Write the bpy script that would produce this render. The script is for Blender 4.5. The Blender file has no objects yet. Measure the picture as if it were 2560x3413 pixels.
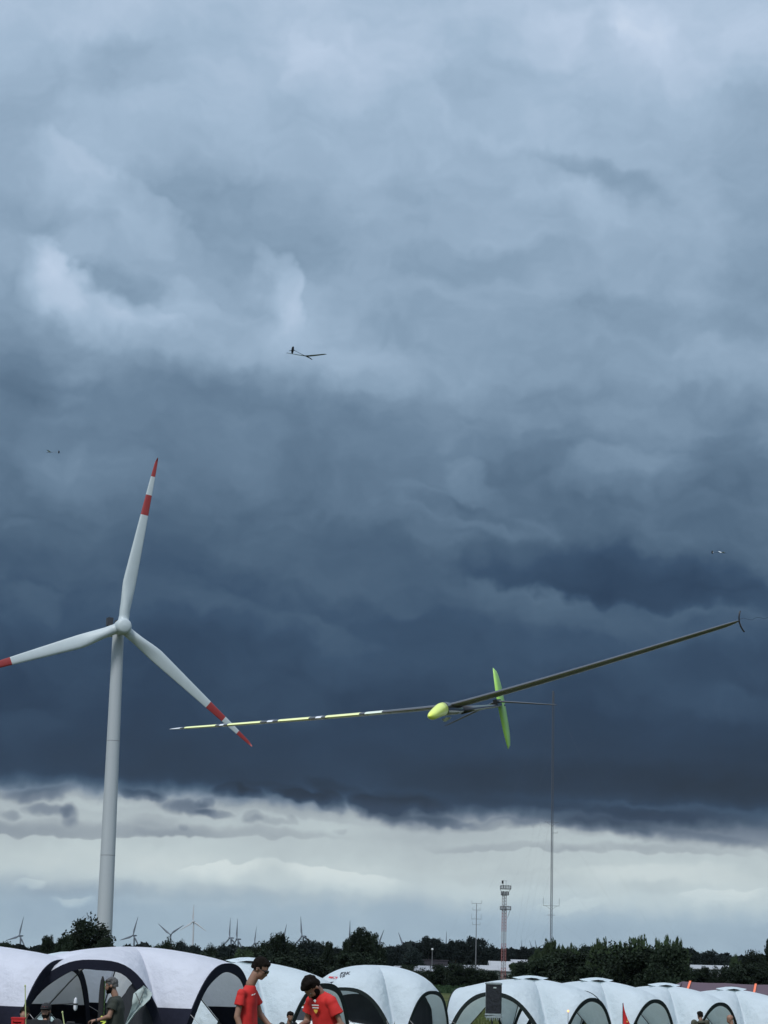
import bpy, bmesh, math, random
import numpy as np
from mathutils import Vector, Matrix, Euler
from math import radians, sin, cos, pi, sqrt

scene = bpy.context.scene
col = scene.collection

# ------------------------------------------------------------------ camera
FPX, CXP, CYP = 7500.0, 1280.0, 1706.5
PITCH = math.atan((3212 - CYP) / FPX)
ROLL = 0.024
CAMZ = 1.75
_F = np.array([0, cos(PITCH), sin(PITCH)])
_R0 = np.array([1.0, 0, 0]); _U0 = np.array([0, -sin(PITCH), cos(PITCH)])
_R = _R0 * cos(ROLL) + _U0 * sin(ROLL)
_U = _U0 * cos(ROLL) - _R0 * sin(ROLL)
cam_d = bpy.data.cameras.new('camera')
cam = bpy.data.objects.new('camera', cam_d)
col.objects.link(cam)
cam.matrix_world = Matrix(((_R[0], _U[0], -_F[0], 0), (_R[1], _U[1], -_F[1], 0),
                           (_R[2], _U[2], -_F[2], CAMZ), (0, 0, 0, 1)))
cam_d.sensor_fit = 'VERTICAL'
cam_d.sensor_height = 36.0
cam_d.lens = FPX / 3413.0 * 36.0
cam_d.clip_start = 0.1
cam_d.clip_end = 30000
scene.camera = cam

# ------------------------------------------------------------------ view
scene.view_settings.view_transform = 'Standard'
scene.view_settings.look = 'None'
scene.view_settings.gamma = 1
scene.view_settings.exposure = 0
try:
    scene.view_settings.use_curve_mapping = False
except Exception:
    pass
scene.render.resolution_x = 768
scene.render.resolution_y = 1024


def ray(px, py):
    d = _F + _R * (px - CXP) / FPX - _U * (py - CYP) / FPX
    return d / np.linalg.norm(d)


def P(px, py, D):
    """world point seen at a pixel of the photograph, at D metres north of the camera"""
    d = ray(px, py)
    return Vector((d * (D / d[1])).tolist()) + Vector((0, 0, CAMZ))


def azel(px, py):
    d = ray(px, py)
    return math.degrees(math.atan2(d[0], d[1])), math.degrees(math.asin(d[2]))


def hor(px):
    return 3212 + (px - 1280) * 0.0237


def ppm(D):
    return FPX / (0.981 * D)


def s2l(c):
    out = []
    for v in c[:3]:
        v = v / 255.0
        out.append(v / 12.92 if v <= 0.04045 else ((v + 0.055) / 1.055) ** 2.4)
    return (out[0], out[1], out[2], 1.0)


# ------------------------------------------------------------------ sky
SUN_EL, SUN_AZ = 50, 205      # degrees; azimuth clockwise from +Y (the view): behind the camera, to the left
world = bpy.data.worlds.new('World')
scene.world = world
world.use_nodes = True
wt = world.node_tree
wt.nodes.clear()
wl = wt.links


class NG:
    """tiny expression helper for shader node trees"""
    def __init__(s, t): s.t = t
    def _in(s, sock, v):
        if isinstance(v, bpy.types.NodeSocket): s.t.links.new(v, sock)
        elif v is not None: sock.default_value = v
    def m(s, op, a=None, b=None, c=None, clamp=False):
        n = s.t.nodes.new('ShaderNodeMath'); n.operation = op; n.use_clamp = clamp
        s._in(n.inputs[0], a); s._in(n.inputs[1], b); s._in(n.inputs[2], c)
        return n.outputs[0]
    def mr(s, v, a, b, c=0.0, d=1.0, interp='SMOOTHSTEP'):
        n = s.t.nodes.new('ShaderNodeMapRange'); n.interpolation_type = interp; n.clamp = True
        s._in(n.inputs[0], v)
        for i, x in enumerate((a, b, c, d)): s._in(n.inputs[i + 1], x)
        return n.outputs[0]
    def xyz(s, x, y, z=0.0):
        n = s.t.nodes.new('ShaderNodeCombineXYZ')
        s._in(n.inputs[0], x); s._in(n.inputs[1], y); s._in(n.inputs[2], z)
        return n.outputs[0]
    def sep(s, v):
        n = s.t.nodes.new('ShaderNodeSeparateXYZ'); s._in(n.inputs[0], v)
        return n.outputs
    def noise(s, v, scale, detail=3.0, rough=0.5, dist=0.0, color=False, dim='3D'):
        n = s.t.nodes.new('ShaderNodeTexNoise'); n.noise_dimensions = dim; s._in(n.inputs['Vector'], v)
        n.inputs['Scale'].default_value = scale; n.inputs['Detail'].default_value = detail
        n.inputs['Roughness'].default_value = rough; n.inputs['Distortion'].default_value = dist
        return n.outputs['Color' if color else 'Fac']
    def ramp(s, v, stops, interp='LINEAR'):
        n = s.t.nodes.new('ShaderNodeValToRGB'); s._in(n.inputs[0], v)
        cr = n.color_ramp; cr.interpolation = interp
        while len(cr.elements) > 2: cr.elements.remove(cr.elements[-1])
        cr.elements[0].position = stops[0][0]; cr.elements[0].color = stops[0][1]
        cr.elements[1].position = stops[-1][0]; cr.elements[1].color = stops[-1][1]
        for p, c in stops[1:-1]:
            e = cr.elements.new(p); e.color = c
        return n.outputs[0]
    def mix(s, f, a, b):
        n = s.t.nodes.new('ShaderNodeMix'); n.data_type = 'RGBA'
        s._in(n.inputs[0], f); s._in(n.inputs[6], a); s._in(n.inputs[7], b)
        return n.outputs[2]


def build_sky():
    g = NG(wt)
    tc = wt.nodes.new('ShaderNodeTexCoord')
    x, y, z = g.sep(tc.outputs['Generated'])
    az = g.m('MULTIPLY', g.m('ARCTAN2', x, y), 57.29578)
    el = g.m('MULTIPLY', g.m('ARCSINE', z), 57.29578)
    # units of one hundred photograph pixels: 1 degree = 1.31
    X = g.m('MULTIPLY', az, 1.31); Y = g.m('MULTIPLY', el, 1.31)
    base = g.xyz(X, Y)
    # domain warps
    wb = g.noise(base, 0.28, 2.0, 0.5, color=True, dim='2D')
    wbx, wby, _ = g.sep(wb)
    ws = g.noise(base, 1.3, 2.6, 0.5, color=True, dim='2D')
    wsx, wsy, _ = g.sep(ws)
    up = g.mr(Y, 5.5, 9.0)            # how far above the low bright band
    amp = g.m('MULTIPLY_ADD', up, 1.5, 0.35)
    sm = g.m('MULTIPLY_ADD', up, 0.13, 0.28)
    X1 = g.m('ADD', X, g.m('ADD', g.m('MULTIPLY', g.m('SUBTRACT', wbx, 0.5), g.m('MULTIPLY', amp, 1.6)),
                           g.m('MULTIPLY', g.m('SUBTRACT', wsx, 0.5), g.m('MULTIPLY', sm, 2.0))))
    Y1 = g.m('ADD', Y, g.m('ADD', g.m('MULTIPLY', g.m('SUBTRACT', wby, 0.5), amp),
                           g.m('MULTIPLY', g.m('SUBTRACT', wsy, 0.5), g.m('MULTIPLY', sm, 1.5))))
    # base brightness by elevation, tilted down to the right
    Yt = g.m('ADD', Y1, g.m('MULTIPLY', g.m('MINIMUM', g.m('MAXIMUM', X1, -16.0), 16.0), 0.022))
    def yy(py): return azel(1280, py)[1] * 1.31
    stops = [(3212, .70), (3090, .68), (3000, .75), (2920, .82), (2860, .79), (2790, .75), (2740, .72), (2705, .60),
             (2650, .28), (2590, .165), (2400, .205), (2200, .27), (2000, .335), (1800, .395), (1600, .455),
             (1400, .52), (1200, .60), (900, .635), (600, .665), (300, .705), (0, .74)]
    top = 40.0
    tn = wt.nodes.new('ShaderNodeFloatCurve')
    wl.new(g.m('DIVIDE', Yt, top, clamp=True), tn.inputs['Value'])
    cv = tn.mapping.curves[0]
    tn.mapping.use_clip = False
    pts = [(max(0.0, yy(a) / top), b) for a, b in stops]
    pts.append((1.0, .765))
    cv.points[0].location = pts[0]
    cv.points[1].location = pts[-1]
    for p_ in pts[1:-1]:
        cv.points.new(*p_)
    tn.mapping.update()
    L = tn.outputs[0]

    # free texture everywhere
    tw = g.xyz(g.m('MULTIPLY', X1, 0.55), Y1)
    n1 = g.noise(tw, 0.42, 3.0, 0.5, 0.0, dim='2D')
    n2 = g.noise(tw, 2.1, 3.0, 0.55, 0.0, dim='2D')
    L = g.m('MULTIPLY_ADD', g.m('SUBTRACT', n1, 0.5), 0.125, L)
    L = g.m('MULTIPLY_ADD', g.m('SUBTRACT', n2, 0.5), 0.035, L)
    # the storm stands ahead; away from it the cloud deck is thin and light
    away = g.m('MULTIPLY', g.mr(g.m('ABSOLUTE', az), 25.0, 110.0), g.mr(el, 1.0, 14.0))
    nd = g.noise(tc.outputs['Generated'], 2.5, 2.0)
    deck = g.m('MULTIPLY_ADD', g.m('SUBTRACT', nd, 0.5), 0.2, 0.74)
    L = g.m('ADD', g.m('MULTIPLY', L, g.m('SUBTRACT', 1.0, away)), g.m('MULTIPLY', deck, away))
    L = g.m('MULTIPLY_ADD', g.mr(el, 24.0, 60.0), 0.17, L)
    L0 = L

    V = g.xyz(X1, Y1)
    count = 0

    def local(cx, cy, sx, sy, ang):
        nonlocal V, count
        count += 1
        if count % 6 == 0:         # ties the next banks to the last ones, so the shader is evaluated in sequence
            n = wt.nodes.new('ShaderNodeVectorMath'); n.operation = 'MULTIPLY_ADD'
            wl.new(L, n.inputs[0]); n.inputs[1].default_value = (1e-7, 1e-7, 0); wl.new(V, n.inputs[2])
            V = n.outputs[0]
        A, E = azel(cx, cy)
        if ang == 0:
            n = wt.nodes.new('ShaderNodeVectorMath'); n.operation = 'MULTIPLY_ADD'
            wl.new(V, n.inputs[0]); n.inputs[1].default_value = (100 / sx, 100 / sy, 0)
            n.inputs[2].default_value = (-A * 131 / sx, -E * 131 / sy, 0)
        else:
            n = wt.nodes.new('ShaderNodeMapping'); n.vector_type = 'TEXTURE'
            wl.new(V, n.inputs[0]); n.inputs[1].default_value = (A * 1.31, E * 1.31, 0)
            n.inputs[2].default_value = (0, 0, radians(ang)); n.inputs[3].default_value = (sx / 100, sy / 100, 1)
        return n.outputs[0]

    def stamp(v, a):
        nonlocal L
        n = wt.nodes.new('ShaderNodeVectorMath'); n.operation = 'DOT_PRODUCT'
        wl.new(v, n.inputs[0]); wl.new(v, n.inputs[1])
        L = g.m('MULTIPLY_ADD', g.mr(n.outputs['Value'], 1.0, 0.0), a * .72, L)

    def blob(cx, cy, sx, sy, a, ang=0):
        stamp(local(cx, cy, sx * 1.6, sy * 1.6, ang), a)

    def feature(cx, cy, hl, slow, sharp, ang, a):
        """a bank of cloud: half length hl along its edge, fading over `slow` on one side, `sharp` on the other"""
        v = local(cx, cy, hl, slow, ang)
        u, w, _ = g.sep(v)
        w = g.m('MAXIMUM', g.m('MULTIPLY', w, slow / sharp), g.m('MULTIPLY', w, -1.0))
        stamp(g.xyz(u, w), a)

    # upper, lighter half
    blob(330, 210, 240, 80, -.06); feature(1120, 180, 260, 250, 60, -25, .06)
    blob(60, 250, 120, 200, -.03)
    feature(270, 520, 230, 180, 50, -25, .07); feature(540, 710, 200, 160, 50, -35, .06)
    blob(860, 740, 330, 120, -.07, -15); blob(60, 720, 150, 60, -.04)
    feature(215, 855, 190, 240, 40, -30, .15); feature(300, 960, 230, 200, 70, -25, .07)
    feature(480, 1030, 200, 150, 45, -15, .07); feature(620, 980, 110, 120, 45, -30, .04)
    blob(430, 950, 130, 60, -.07, -30)
    blob(640, 1110, 480, 90, .07, -5)
    feature(960, 960, 200, 130, 45, -55, .12); blob(1010, 1080, 90, 110, .05, -55)
    blob(60, 1150, 130, 220, -.07); blob(560, 1290, 560, 70, -.04, -4); blob(160, 1330, 200, 50, -.05)
    feature(1880, 90, 330, 150, 80, 10, .06); blob(1960, 110, 60, 60, -.06, 60)
    feature(2170, 60, 200, 180, 90, -20, .07); blob(1480, 260, 260, 50, -.05, -30); blob(1300, 170, 130, 60, .05, -20)
    blob(1850, 560, 300, 45, -.045, -12); feature(1900, 620, 330, 120, 50, -22, .05); blob(1350, 700, 160, 90, -.02)
    blob(2530, 780, 120, 380, -.06); blob(2300, 160, 260, 160, .04); blob(2100, 640, 200, 50, -.05, -25); blob(2350, 350, 200, 200, -.03)
    blob(1520, 870, 200, 60, -.04); blob(2200, 1060, 300, 60, -.04, -10); blob(1700, 1050, 450, 60, -.02)
    blob(1300, 1230, 180, 70, .05); blob(1900, 1330, 200, 45, -.03); blob(2400, 1320, 220, 60, -.04)
    blob(2450, 1200, 200, 60, .03)
    # middle
    feature(330, 1560, 300, 180, 90, -8, .06); feature(60, 1760, 170, 110, 60, 0, .04); feature(90, 1990, 160, 90, 40, -5, .05)
    blob(640, 1900, 260, 70, -.05, -12); feature(760, 2020, 330, 120, 50, -18, .035); blob(1100, 1800, 200, 80, -.02)
    feature(1080, 2120, 260, 80, 50, -8, .03); blob(420, 2150, 200, 60, -.03); feature(70, 2420, 170, 110, 60, 0, .05)
    feature(700, 2520, 500, 60, 60, 3, .02)
    feature(2060, 1530, 290, 150, 55, 4, .085); feature(1560, 1590, 150, 90, 45, -25, .05); blob(1760, 1550, 130, 40, -.05, 15)
    blob(1530, 1690, 170, 22, -.06, -14); feature(1400, 1650, 150, 70, 40, -20, .045); blob(2480, 1540, 120, 120, -.05)
    feature(1650, 1740, 260, 70, 50, -10, .04); blob(1480, 1880, 180, 50, -.04, -20); feature(1520, 1920, 160, 60, 30, -18, .03)
    feature(2100, 1975, 700, 200, 60, 174, -.17)
    feature(1830, 2010, 460, 110, 50, -10, .065); blob(2440, 2040, 170, 40, .05); blob(2430, 2220, 190, 60, -.06)
    blob(2450, 2340, 160, 40, .03); blob(1300, 2070, 260, 50, -.03, -10); blob(2250, 2440, 420, 60, -.04)
    blob(1950, 2600, 520, 60, -.05); blob(2500, 2580, 260, 110, -.05); blob(1500, 2470, 260, 40, .02)
    # the low break in the cloud
    blob(1350, 2705, 130, 45, -.34, -8); blob(1850, 2715, 420, 34, -.24, -3); blob(2420, 2765, 330, 40, -.30, -4)
    blob(1180, 2655, 130, 22, -.14, -18); blob(930, 2632, 120, 18, -.1, -8)
    for cx, cy, sx, sy, am, an in ((470, 2652, 60, 16, -.25, -8), (760, 2640, 50, 20, -.22, 12), (845, 2646, 40, 16, -.2, -20), (1010, 2655, 70, 16, -.28, -6),
                                   (1100, 2668, 46, 24, -.26, -25), (1215, 2690, 40, 28, -.24, -30), (1290, 2722, 46, 24, -.26, -14), (1450, 2738, 80, 14, -.2, -4),
                                   (1650, 2752, 110, 14, -.16, 4), (110, 2650, 90, 18, -.25, 4), (1990, 2752, 160, 22, -.2, -5), (2300, 2800, 190, 20, -.16, -4)):
        blob(cx, cy, sx, sy, am, an)
    feature(400, 2668, 260, 40, 12, 4, .06); feature(1050, 2740, 300, 50, 14, -5, .05); feature(2050, 2905, 420, 50, 16, 4, .05)
    blob(640, 2698, 66, 20, -.34, -4); blob(722, 2713, 46, 11, -.24, -6); blob(690, 2678, 25, 10, -.18); blob(530, 2668, 34, 22, -.14, -30)
    blob(150, 2702, 62, 18, -.26, -6); blob(222, 2720, 32, 24, -.24, -25); blob(28, 2712, 26, 16, -.2)
    blob(845, 2733, 22, 16, -.14); blob(900, 2742, 52, 10, -.11); blob(960, 2728, 20, 10, -.1, -20)
    blob(1140, 2772, 20, 9, -.09); blob(615, 2764, 16, 9, -.08); blob(520, 2738, 60, 14, -.07)
    feature(230, 2782, 640, 56, 10, 181, -.20); feature(800, 2790, 420, 40, 10, 180, -.10)
    blob(1530, 2748, 50, 20, -.08); blob(1950, 2760, 70, 24, -.12, -8); blob(2130, 2786, 50, 14, -.09)
    feature(1700, 2835, 330, 30, 7, 181, -.10); feature(2150, 2845, 420, 32, 8, 180, -.11)
    feature(760, 2885, 200, 60, 10, 6, .11); feature(1130, 2905, 260, 75, 10, -8, .13); blob(480, 2640, 400, 22, .04)
    blob(60, 2960, 130, 26, -.05); feature(240, 3000, 90, 30, 8, 0, .12); feature(110, 2940, 60, 30, 8, 10, .11); blob(330, 2960, 160, 24, -.06); blob(700, 2975, 300, 22, -.05)
    feature(2400, 2975, 180, 44, 9, 6, .13); feature(1900, 3010, 170, 36, 9, 10, .10); blob(1750, 2930, 200, 26, -.05); blob(2200, 2960, 120, 20, -.05); blob(1300, 3010, 420, 24, -.02)


    def shade(L):
        cu = g.ramp(L, [(.08, s2l((12, 28, 50))), (.2, s2l((28, 49, 75))), (.3, s2l((50, 73, 99))),
                        (.4, s2l((76, 99, 122))), (.5, s2l((104, 128, 151))), (.6, s2l((135, 159, 182))),
                        (.7, s2l((163, 186, 209))), (.8, s2l((190, 208, 230))), (.9, s2l((218, 230, 246)))])
        cl = g.ramp(L, [(.2, s2l((36, 53, 78))), (.35, s2l((74, 90, 110))), (.5, s2l((112, 125, 141))), (.6, s2l((142, 153, 163))),
                        (.7, s2l((167, 178, 184))), (.8, s2l((190, 203, 206))), (.9, s2l((215, 226, 226)))])
        hz = g.ramp(L, [(.4, s2l((95, 115, 138))), (.6, s2l((138, 160, 180))), (.7, s2l((160, 182, 198))), (.8, s2l((188, 206, 214)))])
        c = g.mix(g.mr(Yt, yy(2720), yy(2640)), cl, cu)
        c = g.mix(g.mr(Y1, yy(2880), yy(3060)), c, hz)
        b1 = wt.nodes.new('ShaderNodeBackground'); wl.new(c, b1.inputs[0])
        return b1.outputs[0]
    sky = wt.nodes.new('ShaderNodeTexSky'); sky.sky_type = 'NISHITA'; sky.sun_disc = False
    sky.sun_elevation = radians(SUN_EL); sky.sun_rotation = radians(SUN_AZ)
    # the named banks end inside this window, so outside it the plain field is the same and quicker
    near = g.m('MULTIPLY', g.m('LESS_THAN', g.m('ABSOLUTE', az), 18.0), g.m('LESS_THAN', g.m('ABSOLUTE', el), 30.0))
    m1 = wt.nodes.new('ShaderNodeMixShader'); wl.new(near, m1.inputs[0])
    wl.new(shade(L0), m1.inputs[1]); wl.new(shade(L), m1.inputs[2])
    b2 = wt.nodes.new('ShaderNodeBackground'); b2.inputs[1].default_value = 0.08; wl.new(sky.outputs[0], b2.inputs[0])
    mx = wt.nodes.new('ShaderNodeMixShader'); mx.inputs[0].default_value = 0.04
    wl.new(m1.outputs[0], mx.inputs[1]); wl.new(b2.outputs[0], mx.inputs[2])
    out = wt.nodes.new('ShaderNodeOutputWorld'); wl.new(mx.outputs[0], out.inputs[0])
    world.cycles.sampling_method = 'MANUAL'
    world.cycles.sample_map_resolution = 128


build_sky()

sun_d = bpy.data.lights.new('sun', 'SUN')
sun_d.energy = 2.3
sun_d.angle = radians(14)
sun_d.color = (1.0, 0.98, 0.95)
sun = bpy.data.objects.new('sun', sun_d)
col.objects.link(sun)
_sd = Vector((sin(radians(SUN_AZ)) * cos(radians(SUN_EL)), cos(radians(SUN_AZ)) * cos(radians(SUN_EL)), sin(radians(SUN_EL))))
sun.rotation_euler = _sd.to_track_quat('Z', 'Y').to_euler()
sun.location = (0, 0, 60)

# ------------------------------------------------------------------ helpers
def tag(o, label=None, cat=None, group=None, kind=None):
    if label: o['label'] = label
    if cat: o['category'] = cat
    if group: o['group'] = group
    if kind: o['kind'] = kind
    return o


def empty(name, loc=(0, 0, 0), rot=(0, 0, 0)):
    o = bpy.data.objects.new(name, None)
    o.empty_display_size = 0.3
    o.location = loc; o.rotation_euler = rot
    col.objects.link(o)
    return o


def thing(name, label, cat, loc=(0, 0, 0), rot=(0, 0, 0), group=None):
    return tag(empty(name, loc, rot), label, cat, group)


def from_mesh(name, me, parent=None, loc=None):
    o = bpy.data.objects.new(name, me)
    col.objects.link(o)
    if parent is not None: o.parent = parent
    if loc is not None: o.location = loc
    return o


def copy_tree(o, parent=None):
    c = o.copy(); col.objects.link(c)
    c.parent = parent
    for ch in list(o.children):
        copy_tree(ch, c)
    return c


class MB:
    """collects shapes and builds them as one mesh"""
    def __init__(s): s.v = []; s.f = []; s.m = []
    def add(s, vs, fs, mi=0):
        k = len(s.v)
        s.v += [tuple(v) for v in vs]
        s.f += [tuple(i + k for i in f) for f in fs]
        s.m += [mi] * len(fs)
    def box(s, c, d, mi=0, rot=None):
        x, y, z = d[0] / 2, d[1] / 2, d[2] / 2
        vs = [Vector(p) for p in ((-x, -y, -z), (x, -y, -z), (x, y, -z), (-x, y, -z), (-x, -y, z), (x, -y, z), (x, y, z), (-x, y, z))]
        if rot: vs = [rot @ v for v in vs]
        c = Vector(c)
        s.add([v + c for v in vs], [(0, 3, 2, 1), (4, 5, 6, 7), (0, 1, 5, 4), (1, 2, 6, 5), (2, 3, 7, 6), (3, 0, 4, 7)], mi)
    def rings(s, rings, mi=0, cap=True, closed=True):
        n = len(rings[0]); vs = [p for r in rings for p in r]; fs = []
        for i in range(len(rings) - 1):
            for j in range(n if closed else n - 1):
                a, b = i * n + j, i * n + (j + 1) % n
                fs.append((a, b, b + n, a + n))
        if cap:
            fs.append(tuple(reversed(range(n)))); fs.append(tuple((len(rings) - 1) * n + j for j in range(n)))
        s.add(vs, fs, mi)
    def tube(s, pts, r, n=6, mi=0, cap=True, ry=None):
        pts = [Vector(p) for p in pts]
        rs = r if isinstance(r, (list, tuple)) else [r] * len(pts)
        rings = []; up = None
        for i, p in enumerate(pts):
            t = (pts[min(i + 1, len(pts) - 1)] - pts[max(i - 1, 0)]).normalized()
            if up is None:
                up = Vector((0, 0, 1)) if abs(t.z) < .9 else Vector((0, 1, 0))
            a = up.cross(t).normalized(); b = t.cross(a).normalized(); up = b
            rings.append([p + a * cos(2 * pi * k / n) * rs[i] + b * sin(2 * pi * k / n) * rs[i] for k in range(n)])
        s.rings(rings, mi, cap)
    def ell(s, c, r, mi=0, rot=None, nu=12, nv=8):
        c = Vector(c); vs = [Vector((0, 0, -1))]; fs = []
        for i in range(1, nv):
            ph = -pi / 2 + pi * i / nv
            for j in range(nu):
                vs.append(Vector((cos(ph) * cos(2 * pi * j / nu), cos(ph) * sin(2 * pi * j / nu), sin(ph))))
        vs.append(Vector((0, 0, 1)))
        for j in range(nu):
            fs.append((0, 1 + (j + 1) % nu, 1 + j))
            for i in range(nv - 2):
                a, b = 1 + i * nu + j, 1 + i * nu + (j + 1) % nu
                fs.append((a, b, b + nu, a + nu))
            k = 1 + (nv - 2) * nu
            fs.append((k + j, k + (j + 1) % nu, len(vs) - 1))
        R = rot if rot else Matrix.Identity(3)
        s.add([R @ Vector((v.x * r[0], v.y * r[1], v.z * r[2])) + c for v in vs], fs, mi)
    def mesh(s, name, mats, smooth=False):
        me = bpy.data.meshes.new(name)
        me.from_pydata(s.v, [], s.f)
        for m in (mats if isinstance(mats, (list, tuple)) else [mats]): me.materials.append(m)
        me.polygons.foreach_set('material_index', s.m)
        if smooth: me.polygons.foreach_set('use_smooth', [True] * len(s.f))
        me.update()
        return me
    def build(s, name, mats, parent=None, smooth=False, loc=None):
        return from_mesh(name, s.mesh(name, mats, smooth), parent, loc)


def quads_mesh(name, V, mat, mi=None, smooth=False):
    """V: (n,4,3) numpy array of separate quads"""
    n = len(V)
    me = bpy.data.meshes.new(name)
    me.vertices.add(n * 4); me.vertices.foreach_set('co', V.reshape(-1).astype(np.float32))
    me.loops.add(n * 4); me.loops.foreach_set('vertex_index', np.arange(n * 4, dtype=np.int32))
    me.polygons.add(n); me.polygons.foreach_set('loop_start', np.arange(0, n * 4, 4, dtype=np.int32))
    me.polygons.foreach_set('loop_total', np.full(n, 4, dtype=np.int32))
    for m in (mat if isinstance(mat, (list, tuple)) else [mat]): me.materials.append(m)
    if mi is not None: me.polygons.foreach_set('material_index', mi.astype(np.int32))
    me.update(calc_edges=True)
    return me


# ------------------------------------------------------------------ materials
def mat(name, color, rough=0.7, metal=0.0, noise=0.0, scale=5.0, bump=0.0, bscale=40.0, transl=None, coat=0.0, objrand=0.0, spec=0.5, emit=None, bdist=0.02):
    m = bpy.data.materials.new(name); m.use_nodes = True
    t = m.node_tree; b = t.nodes['Principled BSDF']; g = NG(t)
    c = color if len(color) == 4 else (*color, 1)
    b.inputs['Base Color'].default_value = c
    b.inputs['Roughness'].default_value = rough
    b.inputs['Metallic'].default_value = metal
    b.inputs['Specular IOR Level'].default_value = spec
    if coat: b.inputs['Coat Weight'].default_value = coat; b.inputs['Coat Roughness'].default_value = 0.05
    tc = t.nodes.new('ShaderNodeTexCoord')
    sock = None
    if noise:
        nf = g.noise(tc.outputs['Object'], scale, 4.0, 0.6)
        f = g.mr(nf, 0.25, 0.75, 1 - noise, 1 + noise, 'LINEAR')
        mv = t.nodes.new('ShaderNodeVectorMath'); mv.operation = 'SCALE'
        mv.inputs[0].default_value = c[:3]; t.links.new(f, mv.inputs['Scale'])
        sock = mv.outputs[0]
    if objrand:
        oi = t.nodes.new('ShaderNodeObjectInfo')
        f = g.mr(oi.outputs['Random'], 0, 1, 1 - objrand, 1 + objrand, 'LINEAR')
        mv = t.nodes.new('ShaderNodeVectorMath'); mv.operation = 'SCALE'
        if sock is not None: t.links.new(sock, mv.inputs[0])
        else: mv.inputs[0].default_value = c[:3]
        t.links.new(f, mv.inputs['Scale']); sock = mv.outputs[0]
    if sock is not None: t.links.new(sock, b.inputs['Base Color'])
    if bump:
        nb = g.noise(tc.outputs['Object'], bscale, 4.0, 0.6)
        bn = t.nodes.new('ShaderNodeBump'); bn.inputs['Strength'].default_value = bump; bn.inputs['Distance'].default_value = bdist
        t.links.new(nb, bn.inputs['Height']); t.links.new(bn.outputs[0], b.inputs['Normal'])
    if transl:
        tr = t.nodes.new('ShaderNodeBsdfTranslucent'); tr.inputs[0].default_value = (*transl[:3], 1)
        ad = t.nodes.new('ShaderNodeMixShader'); ad.inputs[0].default_value = transl[3]
        t.links.new(b.outputs[0], ad.inputs[1]); t.links.new(tr.outputs[0], ad.inputs[2])
        t.links.new(ad.outputs[0], t.nodes['Material Output'].inputs[0])
    if emit:
        b.inputs['Emission Color'].default_value = (*emit[:3], 1); b.inputs['Emission Strength'].default_value = emit[3]
    return m


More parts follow.
